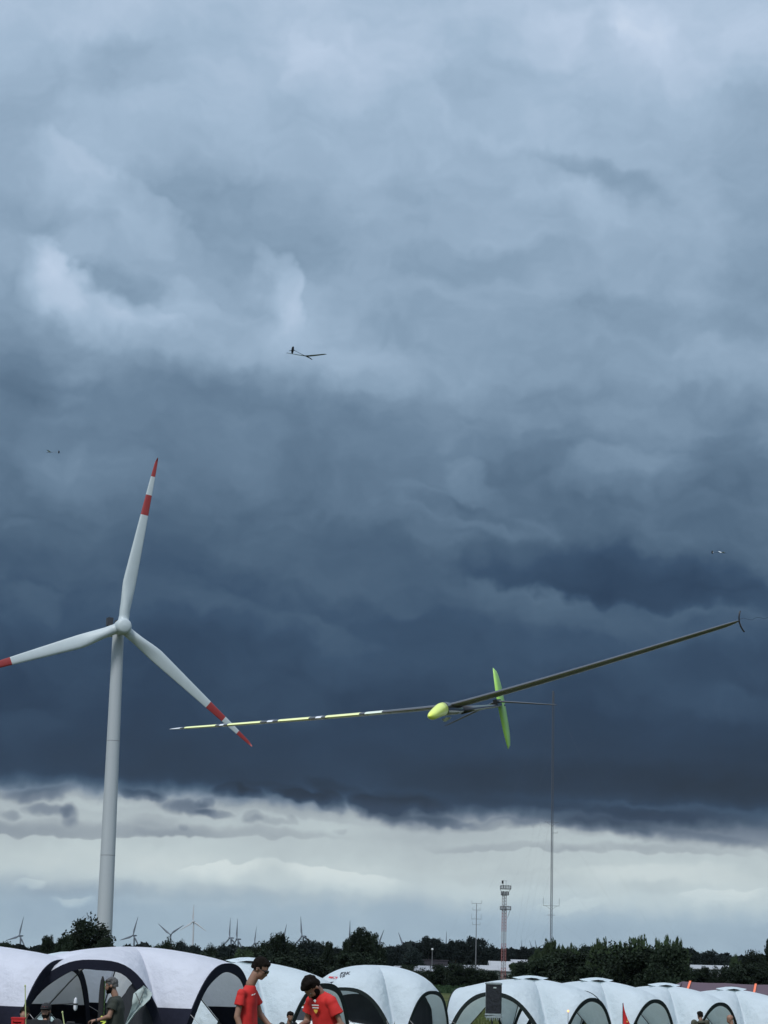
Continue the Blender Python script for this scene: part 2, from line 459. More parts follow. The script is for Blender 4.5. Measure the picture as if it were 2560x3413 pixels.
M = {
    'white_paint': mat('white_paint', (.46, .53, .56), .45, noise=.05, scale=.4),
    'tower_paint': mat('tower_paint', (.39, .43, .46), .5, noise=.12, scale=.35),
    'red_paint': mat('red_paint', (.28, .025, .025), .5),
    'dark_metal': mat('dark_metal', (.03, .033, .04), .5),
    'far_white': mat('far_white', (.42, .44, .47), .6),
    'pale_steel': mat('pale_steel', (.34, .35, .37), .6),
    'grey_steel': mat('grey_steel', (.2, .21, .23), .5, metal=.3),
    'mast_steel': mat('mast_steel', (.07, .08, .10), .7),
    'carbon': mat('carbon', (.012, .013, .017), .22, noise=.3, scale=60, spec=.6),
    'pale_neon': mat('pale_neon', (.88, .93, .42), .35, coat=.3),
    'neon': mat('neon', (.82, .95, .14), .35, coat=.3),
    'neon_green': mat('neon_green', (.40, .74, .14), .4, coat=.2, noise=.08, scale=30),
    'pale_film': mat('pale_film', (.72, .8, .68), .35, coat=.3),
    'white_film': mat('white_film', (.72, .75, .8), .3, coat=.3),
    'roof_lilac': mat('roof_lilac', (.80, .84, .97), .75, noise=.06, scale=1.2, bump=.8, bscale=2.4, bdist=.12, transl=(.80, .82, .82, .42)),
    'roof_cyan': mat('roof_cyan', (.73, .84, .93), .75, noise=.06, scale=1.2, bump=.8, bscale=2.4, bdist=.12, transl=(.70, .78, .73, .40)),
    'navy_trim': mat('navy_trim', (.014, .016, .028), .9, spec=.1, noise=.12, scale=8, bump=.2, bscale=30),
    'green_trim': mat('green_trim', (.02, .028, .028), .9, spec=.1, noise=.12, scale=8, bump=.2, bscale=30),
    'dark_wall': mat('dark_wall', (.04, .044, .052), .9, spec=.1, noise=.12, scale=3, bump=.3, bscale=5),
    'grey_wall': mat('grey_wall', (.16, .18, .18), .85, noise=.1, scale=3, bump=.2, bscale=5),
    'rope': mat('rope', (.35, .35, .36), .8),
    'bark': mat('bark', (.05, .04, .03), .9, noise=.3, scale=4),
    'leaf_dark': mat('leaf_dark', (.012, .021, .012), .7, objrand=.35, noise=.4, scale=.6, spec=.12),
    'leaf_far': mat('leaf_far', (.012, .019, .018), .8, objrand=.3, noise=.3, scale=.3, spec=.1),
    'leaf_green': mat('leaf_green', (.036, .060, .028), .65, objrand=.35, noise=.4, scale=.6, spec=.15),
    'skin': mat('skin', (.26, .145, .10), .55, noise=.08, scale=30),
    'hair_dark': mat('hair_dark', (.009, .007, .006), .8, spec=.08, noise=.4, scale=60, bump=.6, bscale=90),
    'hair_grey': mat('hair_grey', (.07, .07, .072), .6, noise=.4, scale=60, bump=.6, bscale=90),
    'red_shirt': mat('red_shirt', (.50, .016, .014), .8, noise=.06, scale=9, bump=.3, bscale=12),
    'olive_shirt': mat('olive_shirt', (.022, .028, .022), .85, noise=.1, scale=9, bump=.3, bscale=12),
    'khaki': mat('khaki', (.055, .058, .04), .85, noise=.1, scale=9, bump=.3, bscale=12),
    'grey_shirt': mat('grey_shirt', (.42, .40, .40), .85, noise=.1, scale=9, bump=.3, bscale=12),
    'black_cloth': mat('black_cloth', (.012, .013, .016), .85, noise=.2, scale=9, bump=.3, bscale=12),
    'navy_cloth': mat('navy_cloth', (.02, .025, .045), .85, noise=.2, scale=9),
    'blue_cloth': mat('blue_cloth', (.12, .2, .5), .8, noise=.1, scale=9, bump=.3, bscale=12),
    'black_gloss': mat('black_gloss', (.01, .01, .012), .15),
    'print_white': mat('print_white', (.75, .75, .75), .7),
    'print_red': mat('print_red', (.5, .05, .07), .7),
    'print_dark': mat('print_dark', (.02, .025, .04), .7),
    'print_yellow': mat('print_yellow', (.8, .5, .08), .7),
    'ochre': mat('ochre', (.22, .14, .03), .8, noise=.1, scale=5),
    'flag_red': mat('flag_red', (.60, .02, .025), .7, noise=.05, scale=4, transl=(.6, .03, .03, .2)),
    'glass_dark': mat('glass_dark', (.02, .025, .03), .08, spec=.8),
    'car_white': mat('car_white', (.62, .66, .68), .25, coat=.6),
    'car_teal': mat('car_teal', (.28, .38, .38), .25, coat=.6),
    'rubber': mat('rubber', (.02, .02, .02), .8),
    'plastic_black': mat('plastic_black', (.018, .02, .026), .3, noise=.25, scale=12, bump=.8, bscale=14),
    'sheet_roof': mat('sheet_roof', (.24, .26, .29), .6, noise=.08, scale=.5),
    'light_roof': mat('light_roof', (.33, .35, .38), .6, noise=.06, scale=.5),
    'wall_grey': mat('wall_grey', (.25, .29, .28), .8, noise=.06, scale=.5),
    'wood_dark': mat('wood_dark', (.03, .028, .04), .8, noise=.2, scale=2),
    'maroon': mat('maroon', (.085, .055, .075), .8, noise=.1, scale=2),
    'orange_strip': mat('orange_strip', (.9, .2, .08), .6),
    'lamp_globe': mat('lamp_globe', (.7, .72, .75), .4),
    'lamp_orange': mat('lamp_orange', (.9, .3, .08), .4, emit=(1, .35, .1, 3)),
}

# ------------------------------------------------------------------ ground
def zg(D):
    """ground height at distance D north of the camera: a low rise falling away to a flat plain"""
    xs = [-1e5, 29, 37, 50, 66, 80, 93, 1e6]
    zs = [0, 0, -.33, -.36, -.85, -1.0, -1.4, -1.5]
    return float(np.interp(D, xs, zs))


def build_ground():
    ys = [-300, -60, -20, 0, 10, 20, 29, 33, 37, 44, 50, 58, 66, 73, 80, 87, 93, 110, 160, 300, 700, 1500, 4000, 12000, 20000]
    xs = [-9000, -3000, -1000, -300, -100, -40, -15, 0, 15, 40, 100, 300, 1000, 3000, 9000]
    b = MB()
    vs = [(x, y, zg(y)) for y in ys for x in xs]
    n = len(xs)
    fs = [(i * n + j, i * n + j + 1, (i + 1) * n + j + 1, (i + 1) * n + j) for i in range(len(ys) - 1) for j in range(n - 1)]
    b.add(vs, fs)
    m = bpy.data.materials.new('grass_ground'); m.use_nodes = True
    t = m.node_tree; g = NG(t); p = t.nodes['Principled BSDF']; p.inputs['Roughness'].default_value = .95
    p.inputs['Specular IOR Level'].default_value = .1
    tc = t.nodes.new('ShaderNodeTexCoord')
    n1 = g.noise(tc.outputs['Object'], .12, 5, .6); n2 = g.noise(tc.outputs['Object'], 4, 4, .6)
    c = g.mix(g.mr(n1, .4, .62), (.055, .075, .022, 1), (.12, .115, .045, 1))
    c = g.mix(g.mr(n2, .35, .7), c, (.035, .05, .018, 1))
    t.links.new(c, p.inputs['Base Color'])
    bp = t.nodes.new('ShaderNodeBump'); bp.inputs['Distance'].default_value = .05; t.links.new(n2, bp.inputs['Height']); t.links.new(bp.outputs[0], p.inputs['Normal'])
    tag(b.build('ground', m, smooth=True), kind='structure')
    # crop field beyond the tents
    f = MB()
    f.add([(-250, 262, -1.496), (260, 262, -1.496), (290, 418, -1.496), (-280, 418, -1.496)], [(0, 1, 2, 3)])
    fm = mat('crop_field', (.022, .042, .022), .9, noise=.35, scale=.08, bump=.6, bscale=2, spec=.1)
    tag(f.build('field', fm), kind='structure')
    # grass: tufts where the ground shows between the tents, and the standing crop
    rng = np.random.default_rng(5)
    def tufts(name, n, x0, x1, y0, y1, h, w, mt):
        x = rng.uniform(x0, x1, n); y = y0 + (y1 - y0) * rng.uniform(0, 1, n)
        x = x * y / y1 if x1 > 0 else x
        z = np.array([zg(v) for v in y])
        a = rng.uniform(0, pi, n); hh = h * rng.uniform(.5, 1.3, n); ww = w * rng.uniform(.6, 1.4, n)
        lx = rng.normal(0, .3, n) * hh; ly = rng.normal(0, .3, n) * hh
        dx, dy = np.cos(a) * ww / 2, np.sin(a) * ww / 2
        V = np.stack([np.stack([x - dx, y - dy, z - .02], 1), np.stack([x + dx, y + dy, z - .02], 1),
                      np.stack([x + dx * .3 + lx, y + dy * .3 + ly, z + hh], 1), np.stack([x - dx * .3 + lx, y - dy * .3 + ly, z + hh], 1)], 1)
        return tag(from_mesh(name, quads_mesh(name, V, mt)), kind='stuff')
    gm = mat('grass_blades', (.085, .11, .03), .8, noise=.4, scale=.3, transl=(.1, .13, .03, .3))
    tag(tufts('grass', 60000, -22, 40, 60, 170, .10, .10, gm), 'short yellowish green grass between and behind the tents', 'grass')
    cm = mat('crop_leaves', (.022, .043, .02), .8, noise=.3, scale=.2, spec=.1)
    tag(tufts('crop', 60000, -90, 110, 262, 418, .45, .5, cm), 'dark green crop standing in the field behind the tents', 'crop')


build_ground()


# ------------------------------------------------------------------ trees
def crown_mesh(name, seed, kind, leafm, nclump=60, nleaf=70, leaf=.05):
    """leaf clumps in a unit crown: width 1, height 1, base at z=0; returns a mesh"""
    rng = np.random.default_rng(seed)
    C = []; Rr = []
    tries = 0
    while len(C) < nclump and tries < 20000:
        tries += 1
        p = rng.uniform(-1, 1, 3)
        r = np.linalg.norm(p)
        if kind == 'round':
            if r > 1 or r < .35: continue
            q = np.array([p[0] * .42, p[1] * .42, .52 + p[2] * .42]); cr = rng.uniform(.09, .17)
        elif kind == 'upright':      # many rising plumes
            if p[0] ** 2 + p[1] ** 2 > 1: continue
            top = .97 - .25 * (p[0] ** 2 + p[1] ** 2) - rng.uniform(0, .13)
            z = .1 + (top - .16) * rng.uniform(0, 1) ** .6
            q = np.array([p[0] * .43, p[1] * .43, z]); cr = rng.uniform(.06, .11) * (1.25 - .6 * z)
        elif kind == 'pine':         # flat-topped layers on a bare stem
            z = rng.choice([.55, .66, .78, .9]) + rng.normal(0, .02)
            rad = .46 * (1.25 - (z - .5) * 1.1)
            if p[0] ** 2 + p[1] ** 2 > 1: continue
            q = np.array([p[0] * rad, p[1] * rad, z]); cr = rng.uniform(.08, .14)
        elif kind == 'open':         # irregular with limbs reaching out
            a = rng.uniform(0, 2 * pi); z = rng.uniform(.15, .95)
            rad = (.18 + .30 * abs(sin(a * 1.5 + seed)) ) * (1.15 - .7 * abs(z - .4)) * rng.uniform(.3, 1)
            q = np.array([cos(a) * rad, sin(a) * rad, z]); cr = rng.uniform(.07, .13)
        else:                        # shrub, full to the ground
            if r > 1 or p[2] < -.2: continue
            q = np.array([p[0] * .44, p[1] * .44, .12 + (p[2] + .2) * .66]); cr = rng.uniform(.08, .16)
        C.append(q); Rr.append(cr)
    C = np.array(C); Rr = np.array(Rr)
    n = len(C) * nleaf
    idx = np.repeat(np.arange(len(C)), nleaf)
    d = rng.normal(0, 1, (n, 3)); d /= np.linalg.norm(d, axis=1)[:, None]
    rad = rng.uniform(0, 1, n) ** .45
    pos = C[idx] + d * (rad * Rr[idx])[:, None] * np.array([1.15, 1.15, .85 if kind != 'upright' else 1.45])
    pos[:, 2] = np.maximum(pos[:, 2], .005)
    u = rng.normal(0, 1, (n, 3)); u /= np.linalg.norm(u, axis=1)[:, None]
    w = np.cross(u, rng.normal(0, 1, (n, 3))); w /= np.linalg.norm(w, axis=1)[:, None]
    s = (leaf * rng.uniform(.5, 1.3, n))[:, None]
    if kind == 'upright':
        u = u * .5 + np.array([0, 0, .9])
    V = np.stack([pos - u * s * .5, pos + w * s * .32, pos + u * s * .5, pos - w * s * .32], 1)
    return quads_mesh(name, V, leafm)


def trunk_mesh(name, seed, kind):
    rng = random.Random(seed)
    b = MB()
    top = .75 if kind != 'shrub' else .3
    pts = [(rng.uniform(-.01, .01) * i, rng.uniform(-.01, .01) * i, top * i / 5) for i in range(6)]
    b.tube(pts, [.035, .03, .025, .02, .014, .006], 7)
    for i in range(7):
        z = top * rng.uniform(.3, .9); a = rng.uniform(0, 2 * pi); L = rng.uniform(.2, .38)
        b.tube([(0, 0, z), (cos(a) * L * .5, sin(a) * L * .5, z + L * .35), (cos(a) * L, sin(a) * L, z + L * .55)], [.013, .009, .003], 5)
    return b.mesh(name, M['bark'], True)


PROTO = {}
for k_, (kind_, nm_) in enumerate([('round', 'leaf_dark'), ('round', 'leaf_far'), ('upright', 'leaf_green'), ('pine', 'leaf_far'), ('open', 'leaf_dark'), ('open', 'leaf_green'), ('shrub', 'leaf_dark'), ('shrub', 'leaf_green')]):
    for sd_ in range(3):
        PROTO[(kind_, nm_, sd_)] = (crown_mesh('crown', 10 * k_ + sd_, kind_, M[nm_], {'pine': 70, 'upright': 170}.get(kind_, 95),
                                    110 if nm_ != 'leaf_far' else 70, .05 if nm_ != 'leaf_far' else .06), trunk_mesh('trunk', 50 + 10 * k_ + sd_, kind_))
_tn = 0


def tree(px, ytop, wpx, D, kind, leafm, label, name='tree', cat='tree', group=None, sink=0.0):
    global _tn
    _tn += 1
    x = P(px, hor(px), D).x
    top = P(px, ytop, D).z; base = zg(D) - sink
    h = (top - base) / .97; w = wpx * 1.22 / ppm(D)
    t = thing(name, label, cat, (x, D, base), (0, 0, _tn * 2.4), group)
    cm, tm = PROTO[(kind, leafm, _tn % 3)]
    for me, nm in ((cm, 'crown'), (tm, 'trunk')):
        o = from_mesh(nm, me, t); o.scale = (w * 1.08, w * 1.08, h)
    return t


TREES = [
    # x, top, width, distance, kind, leaves, label
    (18, 3141, 70, 330, 'round', 'leaf_dark', 'bushy tree cut by the left edge of the photo, just above the white tent'),
    (74, 3150, 44, 420, 'round', 'leaf_far', 'small round tree under the leftmost distant wind turbine'),
    (112, 3157, 50, 420, 'round', 'leaf_far', 'low dark tree just right of the leftmost distant wind turbine'),
    (155, 3122, 44, 260, 'open', 'leaf_dark', 'thin sapling rising above the hedge left of the big round tree'),
    (186, 3143, 90, 270, 'round', 'leaf_dark', 'dark tree filling the gap on the left side of the big round tree'),
    (287, 3060, 150, 250, 'round', 'leaf_dark', 'big round dark tree at the left foot of the large wind turbine'),
    (222, 3122, 70, 248, 'open', 'leaf_dark', 'lower left bough mass beside the big round tree by the turbine tower'),
    (346, 3128, 64, 248, 'round', 'leaf_dark', 'lower dark tree between the big round tree and the turbine tower'),
    (414, 3150, 40, 460, 'round', 'leaf_far', 'small low tree first right of the large turbine tower'),
    (472, 3152, 44, 460, 'round', 'leaf_far', 'small low tree just above the ridge of the big lavender tent'),
    (522, 3140, 62, 300, 'shrub', 'leaf_green', 'green bush left below the far turbine with two raised blades'),
    (556, 3133, 56, 300, 'round', 'leaf_dark', 'bushy tree right below the far turbine with two raised blades'),
    (602, 3138, 42, 520, 'round', 'leaf_far', 'pale rounded tree left of the white distant turbine tower'),
    (642, 3148, 50, 470, 'round', 'leaf_far', 'dark round tree at the foot of the white distant turbine'),
    (702, 3151, 60, 430, 'round', 'leaf_dark', 'broad dark tree right of the white distant turbine'),
    (742, 3149, 42, 430, 'round', 'leaf_far', 'dark tree beside the gap in front of the twin distant turbines'),
    (812, 3151, 66, 300, 'shrub', 'leaf_green', 'light green bush right of the twin distant turbines, above the young man'),
    (856, 3150, 50, 330, 'round', 'leaf_dark', 'rounded tree in front of the faint small turbine right of the twins'),
    (922, 3114, 70, 290, 'open', 'leaf_dark', 'pointed tall tree hiding all but one blade of a far turbine'),
    (884, 3138, 60, 330, 'round', 'leaf_dark', 'dark tree on the left shoulder of the pointed tall tree'),
    (958, 3134, 60, 330, 'round', 'leaf_dark', 'dark tree between the pointed tree and the turbine with two blades in view'),
    (1020, 3133, 76, 400, 'round', 'leaf_far', 'broad tree at the foot of the leaning distant turbine'),
    (1058, 3138, 50, 420, 'round', 'leaf_far', 'dark tree right of the leaning distant turbine'),
    (1094, 3142, 48, 330, 'open', 'leaf_dark', 'dark uneven tree above the bent man with the grey roof below it'),
    (1124, 3162, 40, 420, 'round', 'leaf_far', 'low tree in the dip left of the tall branching tree'),
    (1196, 3100, 84, 270, 'open', 'leaf_dark', 'tall branching tree above the tent with the printed roof'),
    (1236, 3111, 56, 275, 'open', 'leaf_dark', 'second crest of the tall branching tree, over the printed tent'),
    (1160, 3134, 46, 275, 'open', 'leaf_dark', 'reaching tree on the left of the tall branching tree, beneath a lone blade'),
    (1262, 3142, 50, 300, 'round', 'leaf_dark', 'dark tree right of the tall branching tree below a leaning blade'),
    (1332, 3149, 74, 560, 'round', 'leaf_far', 'round tree below the far turbine shaped like an open V'),
    (1296, 3158, 60, 560, 'round', 'leaf_far', 'low rounded tree left of the V shaped turbine blades'),
    (1372, 3164, 70, 500, 'round', 'leaf_far', 'lower green tree right of the V shaped turbine blades'),
    (1428, 3128, 66, 620, 'pine', 'leaf_far', 'tall flat topped tree left of the street lamp globe'),
    (1462, 3136, 50, 620, 'round', 'leaf_far', 'round tree between the flat topped tree and the lone upright blade'),
    (1518, 3139, 56, 620, 'pine', 'leaf_far', 'flat topped tree just right of the lone upright blade'),
    (1584, 3129, 62, 620, 'pine', 'leaf_far', 'flat topped tree directly behind the thin antenna pole'),
    (1636, 3154, 60, 620, 'round', 'leaf_far', 'round tree just left of the red and white lattice tower'),
    (1700, 3159, 40, 620, 'round', 'leaf_far', 'dark round tree just right of the red and white lattice tower'),
    (1748, 3155, 60, 560, 'round', 'leaf_far', 'round tree midway between the lattice tower and the tall thin mast'),
    (1796, 3152, 60, 340, 'upright', 'leaf_green', 'bushy tree just left of the tall thin mast base'),
    (1838, 3116, 66, 300, 'upright', 'leaf_green', 'spiky green tree standing in front of the tall thin mast'),
    (1898, 3133, 64, 300, 'upright', 'leaf_green', 'spiky green tree first right of the tall thin mast'),
    (1944, 3153, 60, 330, 'round', 'leaf_dark', 'lower dark tree between two spiky groups right of the mast'),
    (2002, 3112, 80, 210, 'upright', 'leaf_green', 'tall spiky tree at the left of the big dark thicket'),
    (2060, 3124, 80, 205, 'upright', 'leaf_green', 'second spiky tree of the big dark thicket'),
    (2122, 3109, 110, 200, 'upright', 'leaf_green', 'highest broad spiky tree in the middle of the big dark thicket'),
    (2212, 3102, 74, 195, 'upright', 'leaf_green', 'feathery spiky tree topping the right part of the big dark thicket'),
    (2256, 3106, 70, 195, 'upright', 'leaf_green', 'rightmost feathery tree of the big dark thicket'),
    (2304, 3166, 60, 620, 'round', 'leaf_far', 'round distant tree just right of the big dark thicket'),
    (2366, 3166, 70, 640, 'round', 'leaf_far', 'domed distant tree above the pale long building at right'),
    (2420, 3186, 60, 640, 'round', 'leaf_far', 'low distant tree above the right end of the pale long building'),
    (2452, 3176, 40, 420, 'upright', 'leaf_green', 'small spiky tree left of the domed tree near the right edge'),
    (2508, 3168, 66, 420, 'round', 'leaf_dark', 'domed dark tree near the right edge above the maroon marquee'),
    (2572, 3130, 60, 300, 'open', 'leaf_dark', 'tree cut by the right edge of the photo'),
    # nearer bushes and lower masses
    (1312, 3228, 70, 330, 'shrub', 'leaf_green', 'dark bush in front of the left end of the slate roofed buildings'),
    (1362, 3208, 62, 330, 'shrub', 'leaf_dark', 'upright bush in front of the slate roofed building wall'),
    (1412, 3226, 70, 325, 'shrub', 'leaf_dark', 'bush at the right end of the slate roofed buildings'),
    (1478, 3206, 96, 320, 'shrub', 'leaf_dark', 'dark bush left of the grey barn roof by the field edge'),
    (1532, 3204, 84, 315, 'shrub', 'leaf_dark', 'rounded dark bush in front of the grey barn roof'),
    (1586, 3214, 90, 315, 'shrub', 'leaf_dark', 'dark bush left of the lattice tower foot'),
    (1640, 3232, 60, 315, 'shrub', 'leaf_dark', 'low bush at the lattice tower foot'),
    (1762, 3196, 110, 300, 'shrub', 'leaf_dark', 'big dark bush covering the right end of the white roofed hall'),
    (1720, 3212, 50, 330, 'open', 'leaf_green', 'light young tree in front of the white roofed hall'),
    (1840, 3172, 150, 240, 'shrub', 'leaf_dark', 'large dark bush below the spiky tree at the tall mast'),
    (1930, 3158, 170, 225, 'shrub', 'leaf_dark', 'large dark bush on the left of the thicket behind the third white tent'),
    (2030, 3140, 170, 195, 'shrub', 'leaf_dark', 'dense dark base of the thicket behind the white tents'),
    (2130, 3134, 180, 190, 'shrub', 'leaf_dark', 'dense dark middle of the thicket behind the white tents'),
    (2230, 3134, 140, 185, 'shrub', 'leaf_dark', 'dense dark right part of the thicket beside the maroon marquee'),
    (2270, 3256, 60, 150, 'shrub', 'leaf_green', 'small light green bush above the left tip of the maroon marquee'),
    (2320, 3222, 70, 300, 'shrub', 'leaf_dark', 'dark bush left in front of the pale long building'),
    (2346, 3214, 46, 300, 'shrub', 'leaf_dark', 'narrow bush in the middle of the pale long building front'),
    (2382, 3216, 44, 300, 'shrub', 'leaf_dark', 'second narrow bush before the pale long building front'),
    (2424, 3210, 60, 300, 'shrub', 'leaf_dark', 'dark bush right in front of the pale long building'),
    (2480, 3202, 110, 290, 'shrub', 'leaf_dark', 'dark broad bush beneath the domed tree near the right edge'),
    (2556, 3205, 90, 290, 'shrub', 'leaf_dark', 'dark bush at the right edge of the photo above the marquee'),
    (40, 3160, 120, 260, 'shrub', 'leaf_dark', 'hedge bush behind the leftmost white tent'),
    (130, 3163, 120, 258, 'shrub', 'leaf_dark', 'hedge bush behind the dip between the two lavender tents'),
    (1010, 3165, 150, 280, 'shrub', 'leaf_dark', 'dark bush behind the tent ridge between the two men in red'),
    (1105, 3175, 90, 360, 'shrub', 'leaf_dark', 'dark bush behind the small grey roof'),
    (1190, 3165, 150, 265, 'shrub', 'leaf_dark', 'dark undergrowth below the tall branching tree'),
    (900, 3168, 170, 285, 'shrub', 'leaf_dark', 'dark undergrowth right of the young man in red'),
    (780, 3178, 130, 330, 'shrub', 'leaf_dark', 'dark undergrowth below the twin distant turbines'),
    (650, 3168, 140, 380, 'shrub', 'leaf_dark', 'dark undergrowth above the second lavender tent'),
]
for t_ in TREES:
    nm_ = 'bush' if t_[4] == 'shrub' else 'tree'
    tree(*t_, name=nm_, cat=nm_, group='trees and bushes along the field edge')


def far_wood():
    rng = np.random.default_rng(77)
    n = 52000
    px = rng.uniform(-260, 2820, n); D = rng.uniform(640, 900, n)
    prof_x = np.array([-300, 0, 200, 380, 500, 760, 790, 900, 1100, 1130, 1300, 1420, 1600, 1670, 1800, 2300, 2430, 2600, 2900])
    prof_y = np.array([3155, 3158, 3160, 3166, 3158, 3176, 3170, 3160, 3158, 3172, 3162, 3150, 3158, 3176, 3166, 3174, 3196, 3186, 3186])
    h = np.interp(px, prof_x, prof_y) + 6 * np.sin(px / 23.) + 4 * np.sin(px / 9. + 1)
    x = px * 0; z = x.copy()
    base = -1.5
    az = (px - 1280) / FPX * 1.02
    x = D * az
    top = CAMZ + (3212 + (px - 1280) * .0237 - h) / FPX * .98 * D
    z = base + (top - base) * rng.uniform(0, 1, n) ** .6
    pos = np.stack([x, D, z], 1)
    u = rng.normal(0, 1, (n, 3)); u /= np.linalg.norm(u, axis=1)[:, None]
    w = np.cross(u, rng.normal(0, 1, (n, 3))); w /= np.linalg.norm(w, axis=1)[:, None]
    s = rng.uniform(.6, 1.5, n)[:, None]
    V = np.stack([pos - u * s, pos + w * s * .7, pos + u * s, pos - w * s * .7], 1)
    o = from_mesh('far_wood', quads_mesh('far_wood', V, M['leaf_far']))
    tag(o, 'dark wood closing the horizon behind the single trees', 'wood', kind='stuff')


far_wood()


# ------------------------------------------------------------------ buildings
def bx(px0, px1, y_top, D, depth, y_bot=None):
    """footprint helper: left x, right x, top z, bottom z at distance D"""
    x0 = P(px0, hor(px0), D).x; x1 = P(px1, hor(px1), D).x
    return x0, x1, P((px0 + px1) / 2, y_top, D).z, zg(D)


def hall(px0, px1, y_ridge, y_eave, D, depth, roofm, wallm, label, cat='building', name='building', nwin=0):
    x0, x1, zr, z0 = bx(px0, px1, y_ridge, D + depth / 2, depth)
    ze = P((px0 + px1) / 2, y_eave, D).z
    zr = max(zr, ze + .5)
    cx = (x0 + x1) / 2; w = x1 - x0
    t = thing(name, label, cat, (cx, D + depth / 2, z0))
    H = ze - z0; R = zr - z0
    b = MB(); b.box((0, 0, H / 2), (w, depth, H)); 
    for sx in (-1, 1):
        b.add([(sx * w / 2, -depth / 2, H), (sx * w / 2, depth / 2, H), (sx * w / 2, 0, R)], [(0, 1, 2)])
    b.build('wall', M[wallm], t)
    r = MB()
    for sy in (-1, 1):
        e = .35
        pts = [(-w / 2 - .3, 0, R + .1), (w / 2 + .3, 0, R + .1), (w / 2 + .3, sy * (depth / 2 + e), H - .02), (-w / 2 - .3, sy * (depth / 2 + e), H - .02)]
        r.add(pts + [(p[0], p[1], p[2] - .12) for p in pts], [(0, 1, 2, 3), (4, 7, 6, 5), (0, 4, 5, 1), (1, 5, 6, 2), (2, 6, 7, 3), (3, 7, 4, 0)])
    ro = r.build('roof', M[roofm], t)
    k = int(w / 2.2)
    for i in range(k + 1):
        xx = -w / 2 + w * i / max(k, 1)
        s = MB(); s.tube([Vector((xx, -(depth / 2 + .3), H + .03)), Vector((xx, 0, R + .13)), Vector((xx, depth / 2 + .3, H + .03))], .045, 4)
        s.build('roof_seam', M[roofm], ro)
    for i in range(nwin):
        wx = -w / 2 + w * (i + .5) / nwin
        f = MB(); f.box((wx, -depth / 2 - .02, H * .55), (w / nwin * .5, .08, H * .35)); fo = f.build('window', M['grey_steel'], t)
        p = MB(); p.box((wx, -depth / 2 - .065, H * .55), (w / nwin * .44, .01, H * .3)); p.build('pane', M['glass_dark'], fo)
    return t


hall(1078, 1150, 3202, 3216, 420, 10, 'sheet_roof', 'wood_dark', 'small building with grey sloping roof showing above the tents beside the bent man', nwin=2)
hall(1318, 1418, 3222, 3234, 440, 11, 'sheet_roof', 'wall_grey', 'low building with slate grey roof left of the dark bushes', nwin=4)
hall(1398, 1492, 3221, 3236, 452, 9, 'sheet_roof', 'light_roof', 'low building with grey roof and pale wall behind the bushes', nwin=3)
hall(1498, 1606, 3218, 3234, 470, 12, 'sheet_roof', 'wood_dark', 'barn with dull grey roof behind the thin antenna pole')
hall(1588, 1660, 3219, 3232, 455, 8, 'light_roof', 'wall_grey', 'lower white roofed annex left of the lattice tower')
hall(1632, 1782, 3206, 3236, 462, 16, 'light_roof', 'wall_grey', 'white roofed hall directly behind the lattice tower', nwin=5)
hall(1706, 1790, 3201, 3208, 500, 8, 'light_roof', 'wood_dark', 'pale flat roof rising behind the right end of the white roofed hall')
hall(2296, 2462, 3219, 3229, 430, 14, 'light_roof', 'light_roof', 'long pale grey building behind bushes at right', nwin=6)
# dark container-like shed
x0_, x1_, zt_, zb_ = bx(1412, 1492, 3199, 540, 3)
sh = thing('shed', 'dark timber shed showing between trees below the street lamp', 'shed', ((x0_ + x1_) / 2, 540, zb_))
b = MB(); b.box((0, 0, (zt_ - zb_) / 2 - .1), (x1_ - x0_, 3, zt_ - zb_ - .2)); b.build('wall', M['wood_dark'], sh)
b = MB(); b.box((0, 0, zt_ - zb_ - .1), (x1_ - x0_ + .4, 3.4, .2)); b.build('roof', M['wood_dark'], sh)
for i in range(8):
    b = MB(); b.box((-(x1_ - x0_) / 2 + (x1_ - x0_) * (i + .5) / 8, -1.53, (zt_ - zb_) / 2 - .1), ((x1_ - x0_) / 8 * .86, .06, (zt_ - zb_) - .5)); b.build('panel', M['wood_dark'], sh)
# street lamp
lp = P(1441, 3164, 520)
sl = thing('street_lamp', 'thin street lamp with a white globe in front of the trees', 'street lamp', (lp.x, 520, zg(520)))
b = MB(); b.tube([(0, 0, 0), (0, 0, lp.z - zg(520) - .2)], [.09, .06], 6); b.build('pole', M['grey_steel'], sl)
b = MB(); b.ell((0, 0, lp.z - zg(520)), (.27, .27, .24)); b.build('globe', M['lamp_globe'], sl, True)


